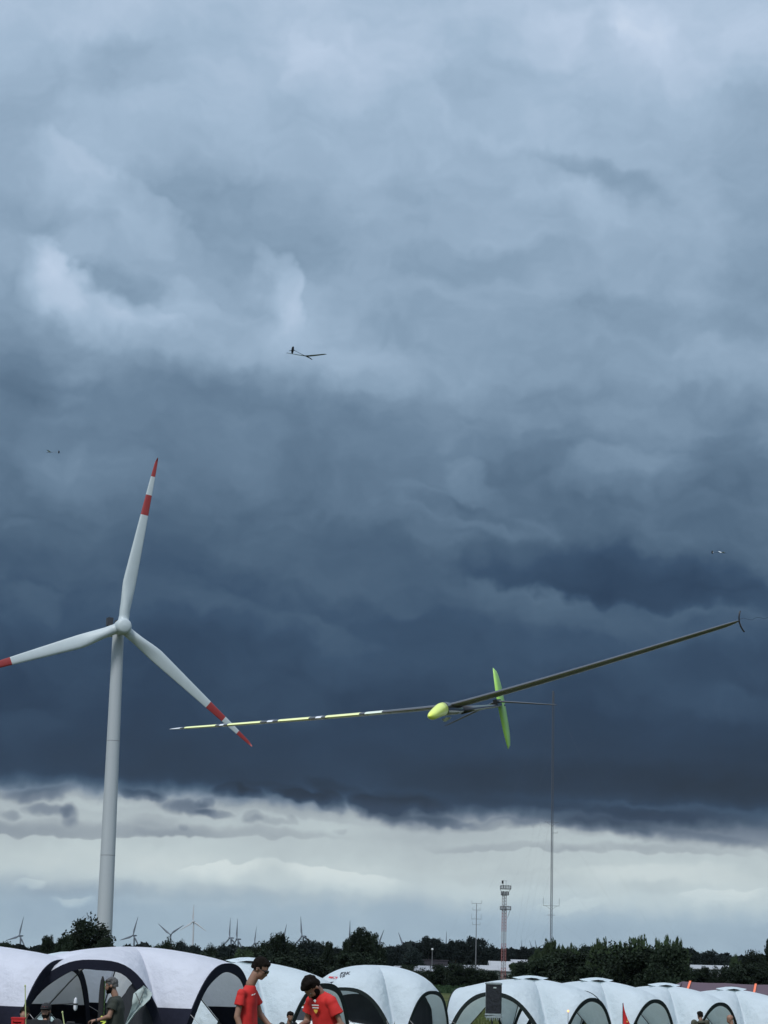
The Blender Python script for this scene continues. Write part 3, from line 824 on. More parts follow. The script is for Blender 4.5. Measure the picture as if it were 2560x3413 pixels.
# maroon marquee at right
def marquee():
    D = 104
    a = P(2275, 3271, D + 4); c = P(2700, 3283, D + 4); e = P(2238, 3306, D); f = P(2700, 3330, D)
    t = thing('marquee', 'large maroon marquee with orange seams behind the rightmost tents', 'marquee', (a.x, D + 4, zg(D)))
    o = Vector((a.x, D + 4, zg(D)))
    ridge0 = a - o; ridge1 = Vector((c.x + 2, D + 4, a.z - .12)) - o
    ze = min(e.z, f.z) - .12
    eave0 = Vector((e.x, D - 1, ze)) - o; eave1 = Vector((c.x + 2 - (a.x - e.x), D - 1, ze)) - o
    bk0 = Vector((e.x, D + 9, ze)) - o; bk1 = Vector((c.x + 2.6, D + 9, ze)) - o
    r = MB()
    nx, ny = 12, 5
    def surf(i, j, back):
        s = i / nx; u = j / ny
        p0 = ridge0.lerp(ridge1, s); p1 = (bk0 if back else eave0).lerp(bk1 if back else eave1, s)
        p = p0.lerp(p1, u); p.z -= .12 * sin(pi * u) + .03 * sin(pi * s * 4) ** 2
        return p
    for back in (0, 1):
        vs = [surf(i, j, back) for i in range(nx + 1) for j in range(ny + 1)]
        r.add(vs, [(i * (ny + 1) + j, i * (ny + 1) + j + 1, (i + 1) * (ny + 1) + j + 1, (i + 1) * (ny + 1) + j) for i in range(nx) for j in range(ny)])
    r.add([ridge0, eave0, bk0], [(0, 1, 2)]); r.add([ridge1, eave1, bk1], [(0, 1, 2)])
    r.build('roof', M['maroon'], t, True)
    for s_ in (.045, .43, .81):
        b = MB(); i_ = s_ * nx
        pts = []
        for j in range(ny + 1):
            p = surf(i_, j, 0); p.z += .03; p.y -= .02; p.x -= .0
            pts.append(p)
        vs = []
        for p in pts: vs += [p + Vector((-.05, 0, 0)), p + Vector((.05, 0, 0))]
        vs2 = [v + Vector((0, 0, .02)) for v in vs]
        nn = len(vs)
        b.add(vs + vs2, [(2 * j, 2 * j + 1, 2 * j + 3, 2 * j + 2) for j in range(ny)] + [(nn + 2 * j, nn + 2 * j + 2, nn + 2 * j + 3, nn + 2 * j + 1) for j in range(ny)])
        b.build('seam_strip', M['orange_strip'], t)  # plain orange strip down the roof slope
    for p in (eave0, eave1, bk0, bk1):
        b = MB(); b.tube([(p.x, p.y, 0), (p.x, p.y, p.z)], .05, 6); b.build('leg', M['dark_metal'], t)
    w = MB(); w.add([bk0, bk1, (bk1.x, bk1.y, 0), (bk0.x, bk0.y, 0)], [(0, 1, 2, 3)]); w.build('side_wall', M['maroon'], t)


marquee()


# ------------------------------------------------------------------ wind turbines
def blade_mesh(name, L, white, red, bands=True, chord=1.0, n=30):
    """blade along +Z from the hub axis, leading edge towards -X, flapwise along Y"""
    b = MB(); rings = []; ss = []
    cuts = [.655, .775, .885]
    st = sorted(set([round(.03 + .97 * (i / n), 4) for i in range(n + 1)] + cuts))
    for s in st:
        r = s * L
        root = .058 * L; 
        if s < .08: c = root; tr = 1.0
        elif s < .26:
            k = (s - .08) / .18; k = k * k * (3 - 2 * k); c = root + (.078 * L * chord - root) * k; tr = 1 - .72 * k
        else:
            k = (s - .26) / .74; c = .078 * L * chord * (1 - k) ** .82 * (1 - .12 * k) + .012 * L * chord * k; tr = .28 - .12 * k
        if s > .985: c *= .45
        tw = radians(14) * (1 - s) ** 2
        off = 0.0 if s < .08 else -(c - root * .9) * .30
        ring = []
        for j in range(14):
            a = 2 * pi * j / 14
            x = cos(a) * c / 2 + off; y = sin(a) * c / 2 * tr * (1 if tr == 1 else (.55 + .45 * (1 - cos(a)) / 1.2))
            ring.append((x * cos(tw) - y * sin(tw), x * sin(tw) + y * cos(tw), r))
        rings.append(ring); ss.append(s)
    for i in range(len(rings) - 1):
        m = (ss[i] + ss[i + 1]) / 2
        mi = 1 if bands and (.655 < m < .775 or m > .885) else 0
        b.rings(rings[i:i + 2], mi, cap=False)
    b.add(rings[0], [tuple(range(14))]); b.add(rings[-1], [tuple(reversed(range(14)))], 1 if bands else 0)
    me = b.mesh(name, [white, red], True)
    bm = bmesh.new(); bm.from_mesh(me); bmesh.ops.remove_doubles(bm, verts=bm.verts, dist=1e-4); bm.to_mesh(me); bm.free()
    return me


def turbine(name, label, hub, L, angles, yaw, z0, towerr, meshes, group, detail=False):
    """hub: world point of the rotor centre; angles: clockwise from up as seen from the camera; yaw turns the rotor"""
    t = thing(name, label, 'wind turbine', (hub.x, hub.y, z0), (0, 0, yaw), group)
    H = hub.z - z0
    back = L * .085
    tm, nm, hm, bm_ = meshes
    tw = from_mesh('tower', tm, t, (0, back, 0)); tw.scale = (towerr, towerr, H - L * .02)
    nc = from_mesh('nacelle', nm, t, (0, back, H)); nc.scale = (L, L, L)
    hb = from_mesh('hub', hm, t, (0, 0, H)); hb.scale = (L, L, L)
    for a in angles:
        o = from_mesh('blade', bm_, t, (0, 0, H))
        o.rotation_euler = (0, radians(a), 0)
    return t, nc


def tower_mesh(mt, n=24, taper=.66, seams=()):
    b = MB()
    zs = sorted(set([0, .25, .5, .75, 1.0]))
    b.rings([[(cos(2 * pi * j / n) * (1 - (1 - taper) * z), sin(2 * pi * j / n) * (1 - (1 - taper) * z), z) for j in range(n)] for z in zs])
    return b.mesh('tower', mt, True)


def nacelle_mesh(white, dark):
    b = MB()
    # unit = blade length
    prof = [(-.052, .024, .026), (-.03, .03, .031), (.0, .032, .034), (.11, .034, .034), (.15, .030, .028)]
    rings = []
    for y, rx, rz in prof:
        ring = []
        for j in range(16):
            a = 2 * pi * (j + .5) / 16
            cx_, cz_ = cos(a), sin(a)
            k = 1 / max(abs(cx_), abs(cz_)); k = 1 + (k - 1) * .6
            ring.append((cx_ * rx * k, y, cz_ * rz * k))
        rings.append(ring)
    b.rings(rings)
    return b.mesh('nacelle', [white, dark], False)


def hub_mesh(white):
    b = MB(); n = 20
    prof = [(.035, .036), (.025, .044), (-.015, .046), (-.045, .044), (-.058, .040), (-.064, .030), (-.067, .0005)]
    b.rings([[(cos(2 * pi * j / n) * r, y, sin(2 * pi * j / n) * r) for j in range(n)] for y, r in prof])
    return b.mesh('hub', white, True)


# the large one: hub at 14 px per metre
DB = 545.0
hubp = P(407, 2090, DB)
LB = 596 / FPX * (hubp - Vector((0, 0, CAMZ))).dot(Vector(_F.tolist()))
bm0 = blade_mesh('blade', LB, M['white_paint'], M['red_paint'])
mk = (tower_mesh(M['tower_paint'], 40, .70), nacelle_mesh(M['white_paint'], M['dark_metal']), hub_mesh(M['white_paint']), bm0)
big, bnac = turbine('wind_turbine', 'large white wind turbine with red banded blades standing left', hubp, LB, (11.5 - 3.0, 131.0 - 3.2, 251.8 - 2.8),
                    radians(20), zg(DB), 1.98, mk, None)
b = MB()
u_ = LB
b.box((-.012 * u_ - .6, u_ * .20, 1.9 + .5), (1.4, 1.9, 1.9)); b.box((.9, u_ * .20, 2.2), (1.1, 1.9, 1.3))
b.tube([(-1.2, u_ * .2, 1.2), (-1.2, u_ * .2, 3.9)], .06, 5)
co = b.build('cooler', M['dark_metal'], big); co.location = (0, 0, hubp.z - zg(DB))
for zf in (.33, .665):
    b = MB(); r_ = 1.98 * (1 - .30 * zf) + .012
    b.rings([[(cos(2 * pi * j / 40) * r_, sin(2 * pi * j / 40) * r_, z) for j in range(40)] for z in (0, .12)], cap=False)
    b.build('tower_flange', M['grey_steel'], big, True, (0, LB * .085, (hubp.z - zg(DB)) * zf))
b = MB(); b.box((0, -1.98, 1.1 + .9), (.9, .12, 2.0)); b.build('door', M['grey_steel'], big, False, (0, LB * .085, 0))

# the distant wind farm
LF = 41.0
fw = mat('far_grey', (.10, .12, .15), .6)
fw2 = M['far_white']
farm = (tower_mesh(fw, 12, .6), nacelle_mesh(fw, M['dark_metal']), hub_mesh(fw), blade_mesh('blade', LF, fw, fw, False, 1.5, 12))
farm2 = (tower_mesh(fw2, 12, .6), nacelle_mesh(fw2, M['dark_metal']), hub_mesh(fw2), blade_mesh('blade', LF, fw2, fw2, False, 1.3, 12))
FAR = [
    # hub x, y, blade px, angles, yaw (deg), label
    (65, 3119, 66, (14, 140, 256), 40, 'distant wind turbine at the far left with one blade pointing up right'),
    (444, 3118, 66, (17, 140, 255), 40, 'distant wind turbine just right of the large tower with one blade pointing up right'),
    (568, 3115, 56, (-52, 178, 54), 12, 'distant wind turbine with two raised blades forming a wide V'),
    (644, 3072, 58, (0, 122, 238), 18, 'whitish distant turbine standing highest with a blade straight up'),
    (766, 3126, 66, (-1, 118, 240), 55, 'left one of two distant turbines standing close together'),
    (790, 3130, 68, (-1, 134, 232), 50, 'right one of two distant turbines standing close together'),
    (849, 3144, 56, (9, 150, 245), 58, 'faint small distant turbine right of the close pair'),
    (946, 3132, 52, (10, 130, 250), 30, 'distant turbine of which only one short blade shows above the pointed tree'),
    (1007, 3120, 66, (-9, 112, 231), 45, 'distant turbine leaning its upper blade left, above the broad tree'),
    (1167, 3136, 68, (-3, 117, 237), 50, 'distant turbine showing one upright blade left of the tall branching tree'),
    (1262, 3150, 54, (19, 139, 259), 20, 'distant turbine whose blade leans right beside the tall branching tree'),
    (1347, 3156, 52, (-24, 66, 186), 10, 'distant turbine with a long steep blade and a low right blade like an open V'),
    (1488, 3158, 54, (-2, 118, 238), 60, 'distant turbine blade standing upright alone between flat topped trees'),
    (1612, 3157, 34, (-10, 32, 160), 10, 'small far turbine with two blades in a narrow V right of the antenna pole'),
    (1740, 3160, 28, (-5, 115, 235), 50, 'tiny far turbine blade just above the trees between lattice tower and mast'),
    (1774, 3163, 30, (-20, 100, 220), 30, 'tiny faint turbine blade leaning left near the tall mast'),
    (1790, 3162, 30, (-14, 56, 176), 10, 'tiny far turbine with two blades next to the tall mast'),
]
for hx, hy, lp_, an, yw, lb in FAR:
    D = FPX * LF / lp_ / .99
    h = P(hx, hy, D)
    t, _ = turbine('wind_turbine', lb, h, LF, an, radians(-yw), zg(D), 2.6, farm2 if 'whitish' in lb else farm, 'distant wind farm along the horizon')


# ------------------------------------------------------------------ masts
def lattice(b, w0, w1, z0, z1, n, r, legs=3, mi=lambda k: 0, ang0=0.0):
    def corner(k, z):
        s = (z - z0) / (z1 - z0); w = w0 + (w1 - w0) * s
        a = ang0 + 2 * pi * k / legs
        return Vector((cos(a) * w, sin(a) * w, z))
    for i in range(n):
        za, zb = z0 + (z1 - z0) * i / n, z0 + (z1 - z0) * (i + 1) / n
        for k in range(legs):
            m = mi(i)
            b.tube([corner(k, za), corner(k, zb)], r, 4, m, cap=False)
            b.tube([corner(k, za), corner((k + 1) % legs, zb)], r * .6, 3, m, cap=False)
            b.tube([corner((k + 1) % legs, za), corner(k, zb)], r * .6, 3, m, cap=False)
            b.tube([corner(k, zb), corner((k + 1) % legs, zb)], r * .6, 3, m, cap=False)


def radio_mast():
    D = 1500.0
    top = P(1841, 2310, D); z0 = zg(D)
    H = top.z - z0
    x = P(1836, 3180, D).x
    t = thing('radio_mast', 'very tall thin guyed radio mast rising into the dark cloud at right', 'mast', (x, D, z0))
    b = MB(); lattice(b, .8, .78, 0, H, 90, .14); b.build('mast_shaft', M['mast_steel'], t)
    b = MB(); b.tube([(0, 0, H * .955), (0, 0, H + 1.5)], .5, 6); b.build('top_antenna', M['mast_steel'], t)
    def zpx(y): return P(1836, y, D).z - z0
    for y, w, upr, brace in ((2740, 4.8, 0, 1), (2776, 3.6, 1, 0), (3019, 5.2, 5, 1), (3050, 2.6, 0, 0)):
        b = MB(); z = zpx(y); 
        x0, x1 = (-w, w) if y != 2776 else (0, w)
        b.tube([(x0, 0, z), (x1, 0, z)], .12, 4)
        if upr:
            for xx in ([-w, w] if x0 < 0 else [w]): b.tube([(xx, 0, z), (xx, 0, z + upr)], .1, 4)
        if brace:
            for xx in (-w, w): b.tube([(xx * .7, 0, z - .1), (0, 0, z - 2.6)], .08, 4)
        b.build('antenna_arm', M['mast_steel'], t)
    for k, (ax, ay) in enumerate(((-75, -40), (88, -30), (-20, 90))):
        for f in (.98, .78, .58, .38, .2):
            b = MB(); p0 = Vector((0, 0, H * f)); p1 = Vector((ax, ay, 0)) * (.45 + .6 * f)
            pts = []
            for i in range(9):
                s = i / 8; q = p0.lerp(p1, s); q.z -= 4 * f * sin(pi * s); q.z = max(q.z, 0); pts.append(q)
            b.tube(pts, .018, 3); b.build('guy_wire', M['mast_steel'], t)


radio_mast()


def antenna_pole():
    D = 455.0
    top = P(1588, 3011, D); z0 = zg(D); H = top.z - z0
    t = thing('antenna_pole', 'thin antenna pole with four crossarms left of the lattice tower', 'antenna', (P(1586, 3190, D).x, D, z0))
    b = MB(); b.tube([(0, 0, 0), (0, 0, H * .5), (0, 0, H)], [.11, .09, .06], 6); b.build('pole', M['grey_steel'], t)
    for y, w, up in ((3011, .95, .7), (3033, .75, .5), (3063, .95, 1.0), (3082, .75, .5)):
        z = P(1588, y, D).z - z0
        b = MB(); b.tube([(-w, 0, z), (w, 0, z)], .035, 4)
        for sx in (-1, 1): b.tube([(sx * w, 0, z - .1), (sx * w, 0, z + up)], .022, 4)
        b.build('crossarm', M['grey_steel'], t)


antenna_pole()


def lattice_tower():
    D = 450.0
    z0 = zg(D); H = P(1680, 2952, D).z - z0
    t = thing('lattice_tower', 'red and white lattice telecom tower with antenna platforms', 'tower', (P(1678, 3240, D).x, D, z0))
    redw = M['tower_red'] = mat('tower_red', (.26, .11, .11), .8)
    def band(i): 
        f = i / 30
        return 1 if (f < .14 or .2 < f < .42 or .55 < f < .8) and True else 0
    b = MB(); lattice(b, .62, .56, 0, H * .93, 30, .042, 4, band, pi / 4)
    b.build('tower_frame', [M['pale_steel'], redw], t)
    b = MB()
    for sx in (-.05, .08): b.tube([(sx, 0, 0), (sx, 0, H * .92)], .035, 4)
    for zz in np.arange(.3, H * .92, .5): b.tube([(-.05, 0, zz), (.08, 0, zz)], .02, 3)
    b.build('cable_ladder', M['grey_steel'], t)
    def zpx(y): return P(1680, y, D).z - z0
    for y, w, off in ((2963, 1.05, .22), (2983, .75, .1), (3032, 1.05, .25)):
        b = MB(); z = zpx(y)
        b.box((off, 0, z), (w * 2, w * 1.6, .1))
        p = b.build('platform', M['dark_metal'], t)
        r = MB()
        for k in range(9):
            xx = off - w + 2 * w * k / 8
            for yy in (-w * .8, w * .8): r.tube([(xx, yy, z), (xx, yy, z + .65)], .025, 4)
        for yy in (-w * .8, w * .8):
            r.tube([(off - w, yy, z + .65), (off + w, yy, z + .65)], .025, 4)
        for sx in (-w, w): r.tube([(off + sx, -w * .8, z + .65), (off + sx, w * .8, z + .65)], .025, 4)
        r.build('railing', M['dark_metal'], p)
        for k in range(5):
            a = MB(); xx = off - w * .9 + w * 1.8 * k / 4
            a.box((xx, -w * .8 + .1, z + .35 + .1 * (k % 2)), (.16, .16, .6)); a.build('panel_antenna', M['grey_steel'], t)
    b = MB()
    z = zpx(3032); b.tube([(1.2, 0, z), (.6, 0, z - 1.7)], .04, 4); z = zpx(2963); b.tube([(1.2, 0, z), (.6, 0, z - .95)], .04, 4); b.tube([(-.8, 0, z), (-.55, 0, z - .8)], .04, 4)
    b.build('brace', M['grey_steel'], t)
    b = MB(); z = zpx(2940); b.box((-.38, 0, z), (.34, .3, .62)); b.build('top_box', M['black_cloth'], t)
    b = MB(); b.tube([(-.2, 0, z + .25), (.5, 0, z + .25)], .03, 4); b.tube([(.3, 0, z + .25), (.3, 0, zpx(2963))], .03, 4); b.tube([(-.3, 0, z), (-.3, 0, zpx(2963))], .04, 4)
    b.build('top_bracket', M['grey_steel'], t)


lattice_tower()

# ------------------------------------------------------------------ event tents
class Tent:
    """dome shelter: square plan, apex, four side arches; corner A faces the camera.
    sides: 0 = B-A (left front), 1 = A-C (right front), 2 = C-D (right back), 3 = D-B (left back)"""
    def __init__(s, side, H, arches, k=2.1):
        s.s, s.H, s.k = side, H, k
        s.arch = [dict(ha=a[0], u0=a[1], w=a[2], p=a[3], wr=a[4] if len(a) > 4 else a[2], pr=a[5] if len(a) > 5 else a[3]) for a in arches]
    def place(s, cx, cy, z, theta):
        az = math.atan2(cx, cy)
        c = theta - az * 1.0
        # frame: e1 runs B->A, e2 runs A->C
        e1 = Vector((cos(theta + az * 0), -sin(theta + az * 0), 0)); e2 = Vector((sin(theta), cos(theta), 0))
        R = Matrix.Rotation(-az, 3, 'Z')
        s.e1, s.e2 = (R @ e1) * s.s, (R @ e2) * s.s
        s.A = (s.e1 - s.e2) / 2; s.B = (-s.e1 - s.e2) / 2; s.C = (s.e1 + s.e2) / 2; s.D = (-s.e1 + s.e2) / 2
        s.cor = [(s.B, s.A), (s.A, s.C), (s.C, s.D), (s.D, s.B)]
        s.o = Vector((cx, cy, z))
    def edge(s, i, u):
        a, b = s.cor[i]; ar = s.arch[i]
        p = a.lerp(b, (u + 1) / 2)
        lf = u < ar['u0']
        q = abs((u - ar['u0']) / (ar['w'] if lf else ar['wr']))
        h = ar['ha'] * (1 - q ** (ar['p'] if lf else ar['pr'])) if q < 1 else 0.0
        n = (a + b).normalized()
        return (p + n * .18 * (1 - u * u)) * (1 - .07 * abs(u) ** 8), max(h, 0.0)
    def S(s, i, u, v):
        p, ze = s.edge(i, u)
        soft = s.arch[i]['ha'] * max(0.0, 1 - u ** 4) ** 1.6 * .96
        m = v ** 5
        ze = soft * (1 - m) + ze * m
        z = s.H - (s.H - ze) * v ** s.k
        sag = .05 * sin(pi * v) * (1 - abs(u)) * 0
        fac = 1.13 / sqrt(1 + u * u); fac = fac + (1 - fac) * v ** 5
        return Vector((p.x * v * fac, p.y * v * fac, z - sag))
    def normal(s, i, u, v):
        e = .004
        a = s.S(i, min(u + e, 1), v) - s.S(i, max(u - e, -1), v); b = s.S(i, u, v + e * (v < .99)) - s.S(i, u, v - e)
        n = a.cross(b).normalized()
        return n if n.z > 0 or n.dot(Vector((s.S(i, u, v).x, s.S(i, u, v).y, 0))) > 0 else -n
    def W(s, i, u, v):
        p = s.S(i, u, v)
        p.z -= .035 * sin(pi * min(1, v * 1.2)) * sin(pi * (u + 1)) ** 2
        if .15 < v < .99 and abs(u) < .97:   # tension wrinkles gathered towards the arch ends
            p = p + s.normal(i, u, v) * (.045 * sin(v * 58 + 5 * u * u + i * 2 + 1.5 * sin(u * 5)) * abs(u) ** 1.3 * v ** 4 * (1 - v ** 10) + .007 * sin(u * 13 + v * 6 + i) * v)
        return p
    def us(s, i, n=36):
        ar = s.arch[i]
        l = [-1 + 2 * j / n for j in range(n + 1)]
        # denser where the arch is steep
        l = [math.copysign(abs(x) ** .8, x) for x in l]
        return sorted(set(round(x, 4) for x in l + [max(-1, ar['u0'] - ar['w']), min(1, ar['u0'] + ar['wr'])]))


def build_tent(label, cx_px, D, side, theta, H, arches, roofm, trimm, z=None, k=2.1, walls=(), skirt=None, trim_w=.22, vents=True, ropes=True, group='white event tents standing in a row', flap=None):
    t = Tent(side, H, arches, k)
    x = P(cx_px, hor(cx_px), D).x
    z = zg(D) if z is None else z
    t.place(x, D, z, theta)
    root = thing('event_tent', label, 'tent', (x, D, z), group=group)
    rng = random.Random(int(D * 10))
    # roof
    b = MB(); nv = 26
    for i in range(4):
        us = t.us(i); vs = [(j / nv) ** .8 for j in range(nv + 1)]
        grid = []
        for v in vs:
            row = []
            for u in us:
                p = t.W(i, u, v)
                row.append(p)
            grid.append(row)
        n = len(us); k = len(b.v)
        b.v += [tuple(p) for r in grid for p in r]
        for a in range(nv):
            for c in range(n - 1):
                q = (k + a * n + c, k + a * n + c + 1, k + (a + 1) * n + c + 1, k + (a + 1) * n + c)
                b.f.append(q); b.m.append(0)
    mats = [M[roofm], M[trimm]]
    me = b.mesh('roof', mats, True)
    bm = bmesh.new(); bm.from_mesh(me); bmesh.ops.remove_doubles(bm, verts=bm.verts, dist=1e-3)
    bmesh.ops.dissolve_degenerate(bm, edges=bm.edges, dist=1e-3)
    if skirt:
        bmesh.ops.bisect_plane(bm, geom=bm.verts[:] + bm.edges[:] + bm.faces[:], plane_co=(0, 0, skirt), plane_no=(0, 0, 1), dist=1e-4)
        for f in bm.faces:
            if f.calc_center_median().z < skirt: f.material_index = 1
    bmesh.ops.recalc_face_normals(bm, faces=bm.faces); bm.to_mesh(me); bm.free()
    from_mesh('roof', me, root)
    # arch trims: a padded band just outside each opening edge
    for i in range(4):
        ar = t.arch[i]
        lo, hi = max(-1, ar['u0'] - ar['w']), min(1, ar['u0'] + ar['wr'])
        N = 40; out = []; inn = []
        for j in range(N + 1):
            f = j / N; ff = .5 - .5 * cos(pi * f)
            u = lo + (hi - lo) * ff
            p = t.S(i, u, 1.0)
            out.append(p)
        cen = t.S(i, (lo + hi) / 2, 1.0); cen = Vector((cen.x, cen.y, 0.0))
        na = (t.cor[i][0] + t.cor[i][1]).normalized()
        b = MB(); rings = []
        for j in range(N + 1):
            tg = (out[min(j + 1, N)] - out[max(j - 1, 0)]).normalized()
            side_ = na.cross(tg).normalized()
            if side_.dot(cen + Vector((0, 0, .4)) - out[j]) < 0: side_ = -side_
            w = trim_w * (1.0 + .08 * sin(j * .9)) * (1.35 if i > 1 else 1)
            p = out[j]
            rings.append([p - side_ * .02 + na * .02, p + side_ * w + na * .012, p + side_ * w - na * .012, p - side_ * .02 - na * .01])
        b.rings(rings)
        b.build('arch_trim', M[trimm], root)
    # crossing poles under the roof
    for c0 in (0, 1):
        b = MB(); pts = []
        for j in range(21):
            v = 1 - j / 10
            i = c0 if v >= 0 else (c0 + 2) % 4
            p = t.S(i, 1.0, abs(v)); pts.append(p * 1.0 - Vector((0, 0, .03)))
        b.tube(pts, .014, 6); b.build('pole', M['dark_metal'], root, True)
    # walls
    for wdef in walls:
        i, u0, u1, mt, inset, top = wdef[:6]
        b = MB(); n = 24; nz = 6; grid = []
        na = (t.cor[i][0] + t.cor[i][1]).normalized()
        for j in range(n + 1):
            u = u0 + (u1 - u0) * j / n
            p, ze = t.edge(i, u)
            f = top if not callable(top) else top((u - u0) / (u1 - u0))
            for k in range(nz + 1):
                zz = ze * f * k / nz
                grid.append(Vector((p.x, p.y, zz)) * 1.0 - na * (inset + .02 * sin(j * 1.7 + k * .4)))
                grid[-1].z = zz
        b.add(grid, [(j * (nz + 1) + k, (j + 1) * (nz + 1) + k, (j + 1) * (nz + 1) + k + 1, j * (nz + 1) + k + 1) for j in range(n) for k in range(nz)])
        b.build('side_wall', M[mt], root, True)
    # vent at the apex: small raised canopy over a dark mesh slit
    if vents:
        b = MB(); n = 20
        rr = .40
        def zr(r, a):
            # roof height in direction a at radius r
            dv = Vector((cos(a), sin(a), 0)) * r
            u1_, u2_ = dv.dot(t.e1) / t.s ** 2, dv.dot(t.e2) / t.s ** 2
            v = 2 * max(abs(u1_), abs(u2_))
            return t.H - (t.H - t.arch[0]['ha']) * v ** t.k * .9
        b.rings([[(cos(2 * pi * j / n) * r, sin(2 * pi * j / n) * r, zr(r, 2 * pi * j / n) + h) for j in range(n)] for r, h in ((rr * 1.0, -.03), (rr * .97, .06))], cap=False)
        ve = b.build('vent_mesh', M['black_cloth'], root, True)
        b = MB(); rings = []
        for r, h in ((.0005, .115), (.2, .105), (.4, .075), (.56, .03)):
            rings.append([(cos(2 * pi * j / n) * r * (1 + .12 * cos(8 * pi * j / n)), sin(2 * pi * j / n) * r * (1 + .12 * cos(8 * pi * j / n)), zr(r, 2 * pi * j / n) + h * (1 + (.9 * cos(8 * pi * j / n) if r > .5 else 0))) for j in range(n)])
        b.rings(rings, cap=False); b.build('vent_cap', M[roofm], root, True)
    if ropes:
        for i in (0, 1):
            ar = t.arch[i]
            for u in (ar['u0'] - ar['w'] * .78, ar['u0'] + ar['w'] * .78):
                p = t.S(i, u, 1.0); na = (t.cor[i][0] + t.cor[i][1]).normalized()
                q = Vector((p.x, p.y, 0)) + na * 1.5 + (t.e1 if i == 0 else t.e2).normalized() * (1.0 if u > 0 else -1.0)
                b = MB(); b.tube([p, q], .007, 4); b.build('guy_rope', M['rope'], root)
    return t, root


FULL = (1.95, 0, .97)
# the row, left to right
T1, R1 = build_tent('leftmost lavender white tent with dark corner skirt, cut by the left edge of the photo', -112, 52.0, 4.5, radians(27), 2.32,
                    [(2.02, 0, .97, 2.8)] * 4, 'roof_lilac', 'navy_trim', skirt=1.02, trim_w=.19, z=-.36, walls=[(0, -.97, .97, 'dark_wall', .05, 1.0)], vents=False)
T2, R2 = build_tent('big lavender white tent with navy arches behind the man in the dark olive shirt', 438, 52.6, 4.5, radians(27), 2.36,
                    [(2.03, .12, 1.05, 2.3, .87, 3.3), (2.02, .02, .96, 2.5), (1.95, 0, .95, 2.2), (1.95, 0, .95, 2.2)], 'roof_lilac', 'navy_trim', skirt=1.05, trim_w=.19, z=-.36,
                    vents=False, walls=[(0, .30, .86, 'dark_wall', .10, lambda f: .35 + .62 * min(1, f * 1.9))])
T3, R3 = build_tent('pale cyan white tent with dark green arches behind the two men in red', 826, 63.5, 4.5, radians(29), 2.50,
                    [(1.55, .52, .42, 2.3), (1.95, .0, .95, 2.8), (1.7, 0, .9, 2.2), (1.7, 0, .9, 2.2)], 'roof_cyan', 'green_trim', trim_w=.14,
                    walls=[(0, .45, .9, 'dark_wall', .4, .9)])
T4, R4 = build_tent('white tent with red and black print on its roof and dark inner walls', 1247, 78.0, 4.07, radians(26.5), 2.68,
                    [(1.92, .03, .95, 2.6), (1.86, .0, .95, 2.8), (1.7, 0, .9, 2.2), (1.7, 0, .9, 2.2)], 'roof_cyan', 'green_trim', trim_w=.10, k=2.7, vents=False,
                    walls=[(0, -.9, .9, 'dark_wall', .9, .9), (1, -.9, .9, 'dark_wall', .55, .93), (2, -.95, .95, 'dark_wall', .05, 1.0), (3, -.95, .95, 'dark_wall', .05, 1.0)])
T5, R5 = build_tent('pale white tent behind the black covered loudspeaker, first of the four open tents at right', 1768, 80.0, 4.5, radians(29), 2.36,
                    [(1.88, -.04, .95, 2.4), (1.76, .0, .95, 2.3), (2.0, 0, .98, 4.5), (2.0, 0, .98, 4.5)], 'roof_cyan', 'green_trim', trim_w=.12)
T6, R6 = build_tent('pale white tent behind the red pennant, second of the four open tents at right', 1988, 84.2, 4.5, radians(29), 2.46,
                    [(1.8, 0, .9, 2.4), (1.84, .0, .93, 2.3), (2.0, 0, .98, 4.5), (2.0, 0, .98, 4.5)], 'roof_cyan', 'green_trim', trim_w=.12)
T7, R7 = build_tent('pale white tent behind the two men at right, third of the four open tents', 2213, 88.4, 4.5, radians(29), 2.44,
                    [(1.8, 0, .9, 2.4), (1.86, .0, .93, 2.3), (2.0, 0, .98, 4.5), (2.0, 0, .98, 4.5)], 'roof_cyan', 'green_trim', trim_w=.12)
T8, R8 = build_tent('rightmost pale white tent, running out of the photo below the maroon marquee', 2437, 92.6, 4.6, radians(29), 2.45,
                    [(1.8, 0, .9, 2.4), (1.86, .0, .93, 2.3), (2.0, 0, .98, 4.5), (2.0, 0, .98, 4.5)], 'roof_cyan', 'green_trim', trim_w=.12)
# a tent ridge seen in the dip between the first two
T9, R9 = build_tent('pale tent ridge seen in the dip between the two lavender tents', 228, 66.0, 4.5, radians(29), 2.62,
                    [(1.7, 0, .93, 2.2)] * 4, 'roof_cyan', 'green_trim', trim_w=.12, ropes=False)


# white flap folded back in the big tent's opening
def flap():
    b = MB(); n = 8
    D = 49.6
    L_ = [(478, 3284), (462, 3298), (445, 3312), (441, 3335), (440, 3352), (432, 3376), (424, 3398), (414, 3420)]
    R_ = [(480, 3285), (488, 3292), (498, 3300), (508, 3312), (500, 3330), (478, 3352), (452, 3378), (425, 3416)]
    o = R2.location
    rows = []
    for k, (a, c) in enumerate(zip(L_, R_)):
        row = []
        for j in range(5):
            f = j / 4; px = a[0] + (c[0] - a[0]) * f; py = a[1] + (c[1] - a[1]) * f
            row.append(P(px, py, D + .10 * sin(f * 7 + k)) - o)
        rows.append(row)
    vs = [p for r in rows for p in r] 
    b.add(vs, [(k * 5 + j, k * 5 + j + 1, (k + 1) * 5 + j + 1, (k + 1) * 5 + j) for k in range(7) for j in range(4)])
    fl = b.build('door_flap', M['pale_cloth'], R2, True)
    s = MB()
    for a, c in (((452, 3309), (470, 3350)), ((484, 3292), (462, 3345))):
        s.tube([P(*a, D - .25) - o, P(*c, D - .25) - o], .012, 4)
    s.build('tie_strap', M['grey_wall'], fl)


